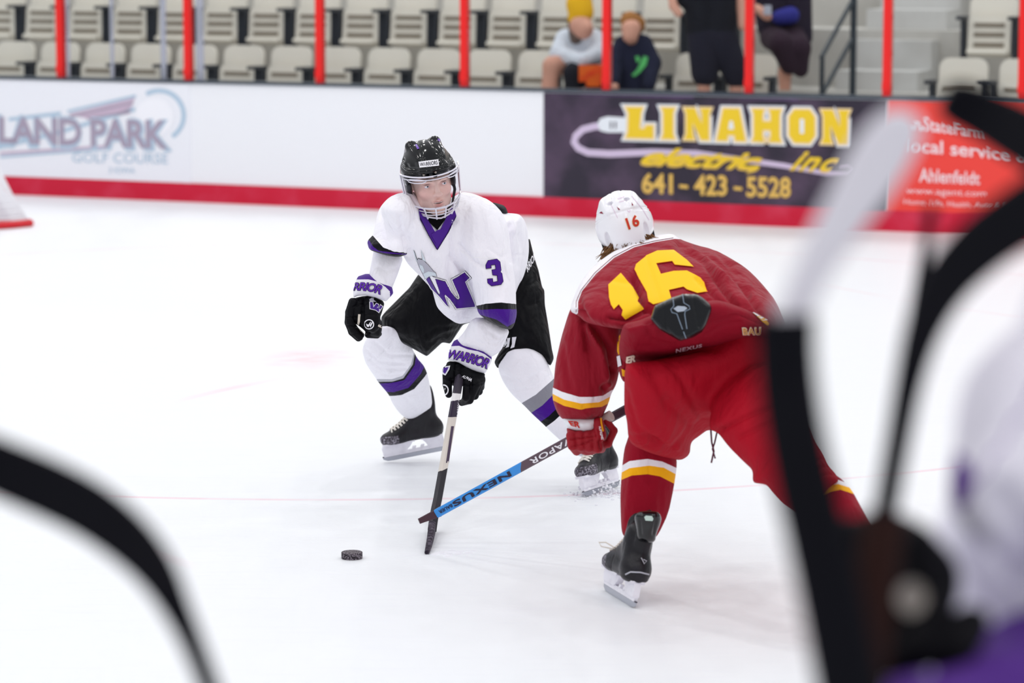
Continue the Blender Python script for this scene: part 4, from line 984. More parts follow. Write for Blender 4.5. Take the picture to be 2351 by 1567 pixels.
decal('maker_mark', join(shape([(1158, 778), (1163, 781), (1165, 788), (1160, 795), (1153, 797), (1158, 790)]), shape([(1165, 776), (1172, 775), (1169, 796), (1161, 799), (1165, 790)]), shape([(1176, 774), (1186, 773), (1181, 797), (1172, 800), (1176, 790)])), None, pants, wm, pants, .002, 6)
decal('hip_lettering', norm(txt('RRIOR', .02, .3)), quad((1206, 612), (1226, 578), (1230, 592), (1211, 626)), pants, wm, pants, .002, 5)

# socks
sk = dict(rough=.9, spec=.1, sheen=.1, bump=[((10, 10, 4, .6), .024), (45, .004)])
sock_r = mat('sock_right', WHT, bands=[(-1, WHT), (0, 'b9b9c2'), (1, BLK), (2, PUR), (3, BLK), (4, WHT)], **sk)
sock_l = mat('sock_left', WHT, bands=[(-1, WHT), (0, '8d8c96'), (1, PUR), (2, BLK), (3, WHT)], **sk)
rs = [Puff([(880, 745), (850, 765), (838, 782), (831, 803), (838, 831), (850, 850), (860, 864), (869, 878), (893, 906), (899, 922), (914, 945), (938, 966), (955, 967), (978, 951), (993, 930), (990, 898), (982, 858), (973, 838), (958, 822), (942, 790), (930, 760)], [(890, 800, 12.9), (960, 960, 13.5)], .085, .09, k=.03)]
cloth('sock', rs, .006, sock_r, W, [([(838, 800), (870, 830), (930, 835)], 4, .006), ([(842, 820), (880, 850), (935, 845)], 4, .006), ([(860, 785), (895, 815), (945, 815)], 4, .005), ([(850, 842), (890, 862), (930, 858)], 3, .004), ([(920, 900), (960, 940)], 5, .003)],
      {0: ([[(866, 870), (900, 870), (925, 862), (944, 836), (950, 812)], [(866, 876), (900, 876), (926, 868), (948, 836), (952, 813)], [(868, 880), (900, 878), (928, 872), (952, 838), (955, 815)], [(872, 898), (903, 900), (938, 890), (966, 858), (976, 838)], [(880, 908), (903, 908), (922, 906), (951, 892), (975, 864), (984, 850)]], R_(-35))})
ls = [Puff([(1170, 800), (1144, 835), (1145, 852), (1156, 878), (1176, 906), (1203, 930), (1221, 949), (1247, 973), (1267, 993), (1294, 1017), (1325, 1048), (1375, 1050), (1385, 1040), (1350, 990), (1318, 940), (1284, 895), (1272, 866), (1262, 845), (1252, 815), (1220, 795)], [(1200, 840, 12.72), (1350, 1040, 12.82)], .08, .085, k=.03)]
cloth('sock', ls, .006, sock_l, W, [([(1150, 860), (1200, 880), (1260, 840)], 4, .005), ([(1180, 895), (1230, 890), (1265, 860)], 3, .004)],
      {0: ([[(1195, 926), (1230, 905), (1272, 868)], [(1215, 950), (1245, 930), (1275, 900)], [(1238, 970), (1260, 955), (1285, 930)], [(1250, 982), (1272, 966), (1295, 945)]], R_(-35))})
# skates
def skate_at(toe, heel, up, zt=0, zh=0, **kw):
    a, b = gnd(*toe), gnd(*heel); a[2] += zt; b[2] += zh; f = a-b; Lr = np.linalg.norm(f); o = b + f/Lr*.142
    return frame(o, f, up), Lr
Fs, Lr = skate_at((884, 1062), (1026, 1034), (.0, -.05, 1)); print('W right skate len', Lr)
a = gnd(882, 1061); fdir = gnd(1024, 1035)-a; fdir /= np.linalg.norm(fdir); fdir = np.array([.27, .05, .045]); fdir /= np.linalg.norm(fdir); Fs = frame(a + fdir*.172*.93 + np.array([0, 0, .002]), -fdir, (.05, -.06, 1)); Fs = (Fs[0], Fs[1]*.95)
skR = skate(W, Fs, 'black skate turned sideways, laces showing, toe dusted with snow')
b2 = gnd(1422, 1117); f2d = gnd(1350, 1140)-b2; f2d /= np.linalg.norm(f2d); Fl = frame(b2 + f2d*.135 + np.array([0, 0, .004]), f2d, (-.30, .0, 1))
skL = skate(W, Fl, 'black skate digging into the ice, spraying snow')

# ------------------------------------------------------------------ gloves
gl_m = mat('glove_black', '0b0b10', .55, .12, bump=[(50, .002)]); cuff_w = mat('cuff_white', 'f0eef6', .6, .3); cuff_p = mat('cuff_purple', '43158a', .5, .3); cream = mat('palm_cream', 'ddd3c6', .8)
def glove(label):
    r = bpy.data.objects.new('glove', None); COL.objects.link(r); r.parent = W; LOC[r.name] = LOC[W.name]; r['label'] = label; return r
def capx(a, b, ra, rb, **k): return Cap(at(*a), at(*b), ra/570, rb/570, **k)
gR = glove('black right glove with white and purple cuff, hanging free')
YG = 12.2
cloth('cuff', [Puff([(822, 634), (840, 628), (860, 629), (880, 636), (893, 648), (901, 661), (903, 673), (894, 684), (886, 692), (860, 682), (838, 678), (820, 679), (811, 684), (811, 668), (816, 646)], [(850, 650, YG), (850, 680, YG-.02)], .05, .062, cut=0, blur=1)], .004, mat('cuff_right', 'f0eef6', .6, bands=[(-1, PUR), (0, 'f0eef6'), (1, BLK)]), gR, (),
      {0: ([[(815, 641), (846, 640.5), (868, 646), (885, 658), (896, 669), (896, 684)], [(811, 686), (838, 682), (860, 686), (888, 696)]], 0)})
cf = [o for o in gR.children if o.name.startswith('cuff')][0]
decal('cuff_lettering', norm(txt('RRIOR', .05, .25, .85)), quad((808, 649), (880, 655), (874, 677), (810, 668), -4), cf, mat('letter_outline', '1c1230', .6), cf, .002, 4)
decal('cuff_lettering', norm(txt('RRIOR', .02, .25, .88)), quad((809, 650), (879, 656), (873, 675.5), (811, 667), -4), cf, mat('letter_purple', '5c22a6', .5), cf, .003, 4)
hand = [Puff([(812, 684), (806, 699), (803, 715), (812, 740), (830, 752), (850, 772), (873, 774), (877, 757), (878, 740), (872, 730), (877, 717), (884, 692), (860, 681), (838, 678)], YG, .035, .048, k=.012),
        Puff([(836, 700), (832, 720), (834, 742), (843, 760), (858, 765), (872, 752), (874, 728), (870, 705), (850, 694)], YG-.05, .03, .03, k=.008),            # thumb
        ]
for i, (dy, dx, L_) in enumerate(((-.035, 0, 0), (-.008, -3, 2), (.02, -1, 0), (.045, 3, -5))):
    c = [(812+dx, 692), (805+dx, 716), (803+dx, 740), (811+dx, 760+L_), (826+dx, 774+L_)]
    for (p, q), (ra, rb) in zip(zip(c[:-1], c[1:]), ((9, 9.5), (9.5, 9), (9, 8.5), (8.5, 8))): hand.append(capx((*p, YG+dy), (*q, YG+dy), ra, rb, k=.003))
hand += [capx((845, 768, YG-.01), (866, 770, YG+.0), 8, 7, k=.004), capx((848, 762, YG+.03), (870, 766, YG+.03), 8, 7, k=.004)]
gb = cloth('hand', hand, .0034, gl_m, gR, [([(812, 704), (832, 696)], 2.4, .006), ([(797, 728), (828, 728)], 2.4, .006), ([(797, 748), (824, 748)], 2.4, .006), ([(806, 768), (826, 764)], 2.4, .005), ([(834, 680), (832, 716)], 2.6, .008), ([(836, 722), (880, 722)], 2.0, .004), ([(832, 716), (834, 745), (846, 764)], 3.2, .009)])
decal('palm_patch', join(stroke([(825, 721), (824, 738), (822, 746), (828, 757), (840, 768)], [5, 5, 5, 6, 5]), stroke([(868, 746), (877, 751)], 5)), None, gb, cream, gb, .002, 4)
decal('maker_mark', join(ring(847.5, 744, 9.2, 11.4, 26), shape([(841, 742), (846, 745), (850, 739), (852, 738), (847, 750), (843, 749)]), shape([(849, 746), (854, 739), (856, 740), (851, 751)])), None, gb, wm, gb, .0022, 4)
wg = [(850, 694), (856, 695), (857, 706), (862, 708), (867, 696), (872, 698), (871, 711), (874, 703), (877, 702), (878, 706), (870, 718), (862, 712), (857, 714), (850, 708)]
wg = [(849.5, 694), (855, 694), (857, 706), (864, 697), (868, 699), (868, 709), (873, 700), (877, 703), (869, 716), (862, 711), (850, 708)]
decal('emblem_keyline', shape(grow(wg, 1.6)), None, gb, wm, gb, .0022, 4); decal('emblem', shape(wg), None, gb, cuff_p, gb, .003, 4)
decal('horned_helmet', shape([(846, 682), (848, 688), (852, 684), (858, 683), (858, 689), (864, 693), (858, 693), (849, 692)]), None, gb, mat('emblem_grey', 'b9b8c4', .7), gb, .0026, 4)

gL = glove('black left glove gripping the stick, white and purple cuff')
YL = 12.42
cloth('cuff', [Puff([(1036, 793), (1042, 782), (1050, 778), (1062, 779), (1083, 784), (1103, 789), (1116, 793), (1124, 800), (1129, 820), (1129, 828), (1122, 842), (1114, 857), (1096, 853), (1080, 848), (1054, 832), (1040, 828), (1027, 827), (1029, 815)], [(1080, 795, YL-.02), (1070, 845, YL-.04)], .055, .068, cut=0, blur=1)], .004, mat('cuff_left', 'f0eef6', .6, bands=[(-1, PUR), (0, 'f0eef6'), (1, BLK)]), gL, (),
      {0: ([[(1034, 794), (1054, 793), (1074, 801), (1098, 805.5), (1113, 812), (1127, 823)], [(1024, 830), (1054, 835), (1080, 852), (1116, 862)]], 0)})
cl_ = [o for o in gL.children if o.name.startswith('cuff')][0]
decal('cuff_lettering', norm(txt('WARRIOR', .05, .2, .85)), quad((1031, 801), (1127, 824), (1118, 848), (1027, 822), -3), cl_, mat('letter_outline', '1c1230', .6), cl_, .002, 4)
decal('cuff_lettering', norm(txt('WARRIOR', .02, .2, .88)), quad((1032, 802), (1126, 825), (1117, 846), (1028, 820.5), -3), cl_, mat('letter_purple', '5c22a6', .5), cl_, .003, 4)
decal('cuff_word', norm(txt('WARRIORS', .03)), quad((1061.5, 787.5), (1099, 797.5), (1097, 804), (1061, 793.5), -1), cl_, wm, cl_, .002, 4)
hand = [Puff([(1027, 828), (1022, 845), (1020, 860), (1030, 880), (1045, 888), (1062, 885), (1085, 895), (1105, 880), (1112, 865), (1115, 856), (1080, 848), (1054, 830)], YL-.02, .04, .05, k=.012),
        capx((1026, 850, YL-.03), (1027, 882, YL-.07), 11, 11, k=.006), capx((1027, 882, YL-.07), (1030, 905, YL-.08), 11, 8.5, k=.004)]
for i, (x0, x1, y1, dy) in enumerate(((1092, 1078, 918, -.075), (1098, 1090, 908, -.04), (1102, 1099, 898, -.01), (1103, 1103, 888, .02))):
    hand += [capx((x0-20, 856, YL-.03+dy*.3), (x0, 880-i*3, YL-.045+dy*.5), 13, 12, k=.006), capx((x0, 880-i*3, YL-.045+dy*.5), (x1, y1, YL+dy), 11.5, 9.5, k=.003), capx((x1, y1, YL+dy), (x1-18, y1+6, YL+dy+.03), 9.5, 8, k=.003)]
hand += [capx((1074, 880, YL-.08), (1070, 912, YL-.1), 11, 9.5, k=.003), capx((1070, 912, YL-.1), (1064, 922, YL-.06), 9, 7.5, k=.003)]
gb2 = cloth('hand', hand, .0034, gl_m, gL, [([(1046, 832), (1042, 858), (1046, 880)], 2.6, .008), ([(1046, 846), (1080, 860), (1112, 868)], 2.0, .003), ([(1060, 838), (1056, 870)], 2.0, .004), ([(1066, 884), (1095, 884), (1110, 880)], 2.2, .005), ([(1084, 862), (1080, 900)], 2.2, .005), ([(1018, 868), (1040, 870)], 2.2, .005)])
decal('palm_patch', stroke([(1043, 893), (1044, 884), (1050, 880), (1057, 884), (1061, 893)], [5, 4, 3, 3, 2]), None, gb2, cream, gb2, .002, 4)
decal('glove_word', norm(txt('ALPHA', .03, .3)), quad((1063, 859), (1084, 869), (1081, 876), (1060, 865)), gb2, wm, gb2, .0022, 4)
decal('maker_mark', join(ring(1019, 895, 8.5, 11, 26, sy=1.2), shape([(1018, 888), (1023, 890), (1021, 901), (1017, 896)])), None, gb2, wm, gb2, .0022, 4)
decal('emblem_keyline', shape([(1018, 842), (1034, 839), (1032, 848), (1023, 862), (1016, 858)]), None, gb2, wm, gb2, .0022, 4); decal('emblem', shape([(1019, 845), (1031, 842), (1028, 848), (1022, 858), (1018, 854)]), None, gb2, cuff_p, gb2, .003, 4)

# ------------------------------------------------------------------ his stick
st_b = mat('stick_black', '1b1622', .3, .5, bands=[(-1, '3a3440'), (0, 'f4f2f2'), (1, '241432'), (2, 'ddd5cc'), (3, 'ddd5cc'), (4, '1a1420')])
hnd, heel_, toe_ = at(1054, 872, YL-.07), gnd(992, 1230)+np.array([0, 0, .022]), gnd(979, 1272)+np.array([0, 0, .008])
stk = root('hockey_stick', 'black and cream stick gripped by the white player, its blade on the ice', 'hockey stick', gnd(990, 1235))
top = hnd + (hnd-heel_)*.04
P_s = [top*(1-u)+heel_*u + np.array([0, 0, .06*max(0, u-.82)/.18*(1-u)*4]) for u in np.linspace(0, 1, 26)]
V0 = MB().bar(P_s, [(.034, .024)]*26, (.55, -.8, .2)); so = V0.build('shaft', st_b, stk)
T_ = bandt(np.array([np.array(v.co)+LOC[so.name] for v in so.data.vertices]), [[(980, 902), (1080, 905)], [(980, 914), (1080, 916)], [(980, 955), (1080, 957)], [(980, 1010), (1080, 1012)], [(980, 1092), (1080, 1060)]], 0)
ta = so.data.attributes.new('t', 'FLOAT', 'CORNER'); ta.data.foreach_set('value', [float(T_[l.vertex_index]) for l in so.data.loops])
decal('shaft_word', norm(txt('WARRIOR', .02, .2)), quad((1058, 918), (1056, 955), (1048, 954), (1051, 917)), so, wm, so, .001, 6)
decal('shaft_band', shape([(1036, 978), (1042, 978), (1030, 1062), (1024, 1062)]), None, so, mat('shaft_plum', '4a3a52', .4), so, .001, 12)
decal('shaft_word', norm(txt('ALPHA QX', .01, .2)), quad((1045, 1008), (1038, 1044), (1033, 1043), (1040, 1007)), so, mat('shaft_ink', '3a3038', .5), so, .0014, 6)
decal('shaft_mark', shape([(1034, 1046), (1040, 1044), (1038, 1052), (1032, 1054)]), None, so, mat('shaft_green', '3aa832', .5), so, .0014, 6)
fdn = (toe_-heel_)/np.linalg.norm(toe_-heel_)
bl = MB(); nb_ = 12; pts = [heel_*(1-u)+toe_*u + np.array([.003*math.sin(u*2.4), 0, .012*(1-u)]) for u in np.linspace(-.25, 1, nb_)]
bl.bar(pts, [(.030-.012*u, .05-.036*u*u) for u in np.linspace(0, 1, nb_)], (0, 0, 1)).build('blade', mat('tape_black', '2a2230', .7, .2, mottled=('8a8090', 60, .5)), stk)

# ------------------------------------------------------------------ puck and thrown-up snow
pk_ = MB(); c = gnd(808, 1281); n = 40
prf = [(.0, 0), (.036, 0), (.0381, .002), (.0381, .0234), (.036, .0254), (.0, .0254)]
V = [(c[0]+r_*math.cos(2*math.pi*i/n), c[1]+r_*math.sin(2*math.pi*i/n), z) for r_, z in prf[1:-1] for i in range(n)]
Fc = [(k*n+i, k*n+(i+1) % n, (k+1)*n+(i+1) % n, (k+1)*n+i) for k in range(3) for i in range(n)] + [tuple(range(n))[::-1], tuple(3*n+i for i in range(n))]
pko = MB().add([(np.array(v)-c)*np.array([1.06, 1.06, 1.0])+c for v in V], Fc).build('puck', mat('puck_rubber', '1f1620', .6, .3, mottled=('c8bcc8', 170, .6)), loc=c); tag(pko, 'black rubber puck dusted with ice lying in front of the players', 'puck')
rnd = random.Random(5); sm = mat('snow', 'f2f2f8', .9)
mb = MB()
for i in range(240):
    x = rnd.gauss(1375, 32); y = 1128+abs(rnd.gauss(0, 9)); p = gnd(x, y); z = abs(rnd.gauss(0, .03)) if i % 2 else .002; r_ = rnd.uniform(.002, .007)
    mb.sphere(p+np.array([0, 0, z]), (r_, r_, r_*.8), 6)
for i in range(60):
    p = gnd(rnd.gauss(1035, 22), rnd.gauss(1268, 4)); r_ = rnd.uniform(.002, .009); mb.sphere(p, (r_*2, r_, r_*.5), 6)
o = mb.build('snow_spray', sm, loc=gnd(1375, 1135), fix=False); tag(o, 'loose snow shavings thrown up around the skate and stick blade', 'snow'); o['kind'] = 'stuff'
# ================================================================== player in red, seen from behind
RED, GLD, RW = '950a24', 'fdb515', 'f6f3f8'
rk = dict(rough=.75, spec=.2, sheen=.1, bump=[((6, 6, 2.5, .5), .045), ((13, 13, 5, -.3), .014), (42, .002)])
R0 = gnd(1640, 1440)
RP = root('hockey_player', 'person in dark red number 16 jersey and white helmet, bent forward, back to the camera', 'person', R0)
HR = headframe(at(1440, 541, 11.3), R_(180), R_(10), R_(15), 1.02)
V, Q = surfnet([p for p in hp[:5]] + [Cap((0, .02, -.06), (0, .06, -.2), .056, .065, k=.03), Ell((.080, .008, -.012), (.010, .02, .03), k=.008), Ell((-.080, .008, -.012), (.010, .02, .03), k=.008)], .005, (np.array([-.11, -.14, -.25]), np.array([.11, .14, .14])), 1)
mesh('body', tw(V, HR), Q, mat('skin_plain', 'd9a791', .5, .3), RP)
hw = mat('helmet_white', 'f4f3f8', .25, .5, coat=.3)
helR = helmet(RP, HR, hw, white=True)
lmb(MB().sphere((0, .0, .0), (.085, .105, .05), 20), 'helmet_liner', mat('liner', '1e1420', .8), helR, HR)
for s_ in (-1, 1): lmb(MB().tube([(s_*.092, .02, .02), (s_*.09, .0, -.03), (s_*.075, -.03, -.08)], .008, 8, flat=.5), 'ear_strap', mat('strap_black', '1a1a20', .6), helR, HR)
rn = random.Random(8); mb = MB(); hr = mat('hair_brown', '6a4526', .6, .3, mottled=('9a7040', 40, .7))
for i in range(520):
    a = rn.uniform(-2.0, 2.0); p = np.array([.083*math.sin(a), .02+.092*math.cos(a), -.012-rn.uniform(0, .03)]); o_ = np.array([math.sin(a), math.cos(a), 0])
    L_ = rn.uniform(.025, .06)*(1.25 if abs(a) > 1.1 else .8); q = p + o_*.012 + np.array([rn.gauss(0, .004), rn.gauss(0, .004), -L_*.5]); r_ = p + o_*rn.uniform(.012, .04) + np.array([rn.gauss(0, .01), rn.gauss(0, .01), -L_])
    mb.tube([p, q, r_], [.0028, .0024, .0006], 4)
lmb(mb, 'hair', hr, RP, HR, fix=False)
dr, rr_ = mat('digit_red', 'c92a20', .4), mat('decal_red', '8a1436', .5)
decal('number', norm(txt('16', .045, 0, 1.1)), quad((1434, 501), (1463, 491), (1470, 517), (1443, 528)), helR, mat('digit_gold', 'f4b86a', .4), helR, .001, 4)
decal('number', norm(txt('16', .02, 0, 1.15)), quad((1435, 501), (1462, 492), (1468.5, 517), (1444, 527)), helR, dr, helR, .002, 4)
for pl in ([(1376, 489), (1381, 485), (1386, 491)], [(1416, 474), (1424, 481), (1420, 482)], [(1450, 464), (1454, 471), (1451, 472)]): decal('vent_mark', shape(pl), None, helR, rr_, helR, .0014, 4)
decal('seam', join(stroke([(1403, 470), (1413, 490), (1418, 500)], .8), stroke([(1450, 450), (1475, 480), (1490, 505)], .8), stroke([(1417, 457), (1433, 452)], .8), stroke([(1421, 464), (1438, 459)], .8), stroke([(1440, 483), (1445, 487), (1447, 482)], 1.2)), None, helR, mat('decal_pink', 'd9b4cf', .5), helR, .0014, 4)

j_red = mat('jersey_red', RED, bands=[(-1, RW), (0, RED), (1, RED)], **rk)
j_slv = mat('sleeve_red', RED, bands=[(-1, RED), (0, RW), (1, GLD), (2, RED)], **rk)
plain_red = mat('red_plain', RED, **rk)
back = Puff([(1368, 605), (1347, 628), (1330, 652), (1318, 680), (1307, 714), (1327, 723), (1345, 740), (1400, 752), (1436, 756), (1470, 752), (1503, 745), (1544, 735), (1600, 725), (1640, 725), (1700, 735), (1760, 762), (1790, 760), (1779, 700), (1740, 650), (1700, 612), (1669, 592), (1635, 571), (1601, 563), (1561, 549), (1543, 535), (1501, 541), (1451, 553), (1405, 579)],
            [(1450, 590, 11.15), (1560, 740, 10.72), (1720, 660, 10.95)], .10, (.17, .16), limb=0, k=.03)
lar = Puff([(1307, 714), (1298, 742), (1289, 772), (1275, 833), (1271, 879), (1268, 897), (1269, 919), (1278, 945), (1291, 963), (1320, 968), (1350, 969), (1382, 960), (1387, 948), (1398, 923), (1403, 904), (1416, 880), (1422, 850), (1430, 800), (1440, 750), (1420, 700), (1370, 670), (1320, 690)], [(1370, 700, 11.0), (1335, 950, 11.0)], .09, .11, limb=1, k=.03)
rar = Puff([(1640, 580), (1669, 592), (1715, 619), (1742, 647), (1779, 690), (1805, 745), (1815, 800), (1780, 800), (1740, 760), (1690, 700), (1650, 640)], [(1660, 600, 11.1), (1790, 760, 10.8)], .08, .1, limb=2, k=.03)
flap = Puff([(1440, 735), (1424, 765), (1416, 790), (1417, 830), (1423, 862), (1434, 882), (1446, 850), (1462, 800), (1480, 745)], 10.85, .04, .06, limb=2, k=.02)
rf = [([(1470, 560), (1530, 566), (1600, 580), (1650, 610)], 5, .008), ([(1561, 560), (1620, 600), (1660, 660), (1690, 700)], 7, .016), ([(1600, 566), (1650, 600), (1690, 640)], 5, .012), ([(1620, 590), (1670, 640)], 6, -.010), ([(1650, 580), (1700, 640), (1740, 700)], 7, .010),
      ([(1455, 640), (1480, 700), (1500, 715)], 7, .016), ([(1400, 730), (1440, 735), (1480, 710)], 8, .014), ([(1330, 690), (1340, 740), (1350, 800)], 8, .012), ([(1325, 720), (1370, 760), (1400, 800), (1410, 850)], 9, .014), ([(1345, 745), (1380, 800), (1395, 880)], 8, -.012), ([(1290, 790), (1300, 850), (1310, 890)], 8, .006),
      ([(1350, 650), (1390, 640), (1440, 650)], 6, .004), ([(1480, 580), (1500, 640), (1520, 700)], 6, .004), ([(1600, 640), (1640, 680), (1660, 700)], 5, .008), ([(1385, 890), (1400, 870), (1410, 850)], 6, .010), ([(1700, 650), (1730, 690), (1760, 740)], 6, .010)]
jr = cloth('jersey', [back, lar, rar, flap], .0062, [j_red, j_slv, plain_red], RP, [(a, w_, k*1.5) for a, w_, k in rf],
           {0: ([[(1300, 735), (1325, 716), (1325, 690), (1334, 665), (1366, 625), (1408, 588), (1454, 564), (1503, 552), (1546, 545), (1600, 548), (1660, 575)], [(1300, 1100), (1700, 1000)]], R_(-38)),
            1: ([[(1262, 886), (1290, 899), (1330, 911), (1360, 911), (1385, 908), (1403, 896)], [(1262, 900), (1295, 917), (1335, 926), (1375, 923), (1405, 908)], [(1265, 916), (1295, 931), (1333, 940), (1350, 936), (1382, 933), (1402, 923)]], 0)})
gd = mat('digit_yellow', 'f9cb16', .6, .2); go = mat('digit_edge', 'e8491b', .6)
def q5(L): return [(1240+x/3.265, 420+y/3.265) for x, y in L]
one = q5([(605, 678), (512, 765), (517, 860), (532, 915), (553, 948), (590, 912), (620, 955), (612, 990), (640, 1018), (700, 985), (775, 945), (728, 890), (735, 860), (690, 780)])
six = q5([(720, 612), (800, 545), (880, 510), (1000, 505), (1100, 580), (1150, 630), (1010, 615), (990, 588), (870, 605), (905, 685), (1000, 663), (1100, 660), (1200, 710), (1230, 745), (1255, 815), (1180, 827), (1100, 800), (1075, 780), (965, 805), (985, 875), (850, 912), (815, 890), (800, 820), (750, 730), (708, 650)])
for d_ in (one, six): decal('number', shape(grow(d_, 1.0)), None, jr, go, jr, .0025, 3.5); decal('number', shape(d_), None, jr, gd, jr, .004, 3.5)
decal('neck_trim', join(stroke([(1323, 723), (1323, 692), (1334, 666), (1366, 626), (1408, 589), (1454, 565), (1503, 553), (1546, 546)], 1.0)), None, jr, mat('trim_plum', '7a1236', .7), jr, .0015, 6)

# breezers, waist roll and back guard
pr_ = mat('pants_red', 'aa0a22', .7, .15, bump=[((5, 5, 2, .2), .045), ((11, 11, 4, -.4), .014), (50, .0012)])
seat_ = Puff([(1438, 834), (1434, 855), (1433, 886), (1433, 937), (1440, 970), (1442, 1003), (1451, 1021), (1491, 1039), (1527, 1050), (1564, 1057), (1584, 1043), (1586, 1014), (1606, 1000), (1626, 985), (1648, 992), (1700, 1000), (1780, 980), (1842, 940), (1830, 870), (1800, 800), (1760, 768), (1700, 772), (1640, 797), (1560, 818), (1500, 827)], [(1500, 850, 10.52), (1640, 800, 10.64), (1500, 1020, 10.66)], .13, (.175, .17), k=.03)
rth2 = Puff([(1640, 900), (1626, 985), (1648, 992), (1673, 1025), (1709, 1061), (1729, 1079), (1727, 1108), (1745, 1110), (1760, 1112), (1775, 1132), (1797, 1156), (1820, 1172), (1840, 1188), (1862, 1178), (1880, 1150), (1905, 1118), (1929, 1103), (1918, 1085), (1902, 1068), (1890, 1040), (1873, 1014), (1856, 970), (1840, 934), (1820, 860), (1740, 820)], [(1740, 900, 10.5), (1850, 1120, 10.15)], .10, (.14, .13), k=.06)
pfolds = [([(1442, 1000), (1500, 1010), (1560, 1045)], 7, .006), ([(1435, 900), (1460, 980), (1510, 1020)], 10, .006), ([(1500, 850), (1530, 920), (1600, 980)], 14, .008), ([(1626, 985), (1600, 940), (1560, 860)], 9, .006), ([(1650, 990), (1700, 960), (1770, 930)], 6, .008), ([(1700, 1000), (1780, 960), (1830, 930)], 6, .006),
          ([(1860, 1060), (1885, 1050), (1905, 1055)], 2.5, .006), ([(1868, 1078), (1890, 1068), (1912, 1072)], 2.5, .006), ([(1875, 1094), (1900, 1085), (1922, 1090)], 2.5, .006), ([(1545, 1030), (1570, 1000), (1584, 980)], 6, .006)]
hips_ = Puff([(1436, 770), (1436, 870), (1600, 880), (1790, 860), (1790, 760), (1700, 730), (1560, 730)], 10.72, .06, .12, k=.02)
pantr = cloth('hockey_pants', [seat_, rth2, hips_], .0068, pr_, RP, [(a, w_, k*1.7) for a, w_, k in pfolds])
waist = Puff([(1432, 742), (1424, 770), (1420, 800), (1424, 822), (1440, 836), (1470, 834), (1500, 830), (1530, 824), (1560, 815), (1600, 802), (1640, 797), (1670, 785), (1700, 777), (1740, 770), (1775, 778), (1790, 785), (1780, 745), (1740, 722), (1700, 705), (1664, 692), (1640, 688), (1600, 696), (1544, 708), (1500, 722), (1465, 736)], [(1440, 780, 10.56), (1560, 740, 10.50), (1740, 740, 10.55)], .05, (.165, .12), k=.02)
wst = cloth('waist_panel', [waist], .0062, mat('waist_red', '8c0a22', .7, .15, bump=[((8, 3, 6, .3), .03), (45, .001)]), RP, [([(1645, 740), (1700, 722), (1760, 745)], 6, .012), ([(1480, 740), (1500, 780), (1560, 800)], 6, .006), ([(1440, 745), (1475, 735), (1500, 740)], 6, .010), ([(1620, 770), (1660, 745), (1700, 740)], 5, .006), ([(1450, 800), (1520, 805), (1600, 785)], 6, -.006)])
for pl, m_ in (([(1690, 685), (1702, 687), (1718, 692), (1745, 712), (1762, 735), (1750, 736), (1722, 714), (1694, 694)], mat('hem_white', RW, .7)), ([(1660, 677), (1675, 678), (1690, 684), (1697, 694), (1680, 686)], mat('hem_gold', GLD, .7)), ([(1725, 711), (1745, 722), (1764, 742), (1762, 748), (1748, 737), (1728, 719)], mat('hem_gold', GLD, .7))):
    decal('hem_stripe', shape(pl), None, wst, m_, wst, .004, 6)
for pl, m_ in (([(1419, 775), (1425, 768), (1428, 790), (1422, 815), (1416, 800)], mat('hem_gold', GLD, .7)), ([(1417, 818), (1424, 815), (1428, 838), (1420, 842)], mat('hem_white', RW, .7)), ([(1428, 846), (1436, 850), (1438, 866), (1430, 862)], mat('hem_gold', GLD, .7))): decal('hem_stripe', shape(pl), None, jr, m_, jr, .003, 5)
decal('word', norm(txt('NEXUS', .02, .2, 1.1)), quad((1549, 800), (1611, 788), (1613, 795), (1551, 809)), wst, mat('word_pink', 'd9b2c0', .5), wst, .003, 5)
cm, cw = mat('word_gold', 'e5a94a', .5), mat('word_cream', 'f8ead2', .5)
decal('maker_word', norm(txt('BAU', .07, 0, 1.1)), quad((1703, 750), (1746, 749), (1747, 768), (1705, 768)), wst, cw, wst, .003, 5); decal('maker_word', norm(txt('BAU', .01, 0, 1.2)), quad((1705, 752), (1745, 751), (1746, 766), (1707, 766)), wst, cm, wst, .0045, 5)
decal('maker_word', norm(txt('ER', .05, .3, 1.0)), quad((1434, 819), (1457, 813), (1459, 828), (1437, 835)), wst, cw, wst, .003, 5)
gp = [(1503, 701), (1544, 682), (1570, 674), (1599, 675), (1613, 682), (1634, 701), (1636, 709), (1621, 747), (1612, 762), (1590, 775), (1561, 783), (1547, 775), (1515, 757), (1493, 733)]
grd = cloth('back_guard', [Puff(gp, [(1560, 680, 10.34), (1560, 780, 10.31)], .012, .045, cut=0, blur=1)], .005, mat('guard_black', '0b0d12', .3, .3, coat=.12), RP, [([(1524, 690), (1528, 750), (1545, 775)], 3, .004), ([(1590, 676), (1600, 720), (1606, 750)], 3, .004)])
gl2 = mat('guard_line', '7d8b9c', .4); gl3 = mat('guard_plate', 'aeb7c4', .3)
decal('guard_line', join(stroke([(1545, 683), (1547, 702), (1540, 710), (1543, 717), (1554, 720), (1567, 756)], 2), stroke([(1567, 675), (1570, 695), (1582, 702), (1584, 709), (1573, 714), (1572, 722), (1577, 755)], 2), stroke([(1569, 761), (1575, 776)], 2)), None, grd, gl2, grd, .0015, 6)
decal('guard_line', shape([(1546, 708), (1556, 702), (1572, 703), (1578, 707), (1570, 714), (1556, 716)]), None, grd, gl3, grd, .0018, 6)
MB().tube([at(1632, 985, 10.5), at(1634, 1015, 10.46), at(1639, 1035, 10.45), at(1633, 1062, 10.44)], .0032, 6).tube([at(1646, 992, 10.5), at(1641, 1015, 10.46), at(1636, 1030, 10.45), at(1642, 1052, 10.44)], .003, 6).build('pants_lace', mat('lace_dark', '5a1a34', .8), RP)

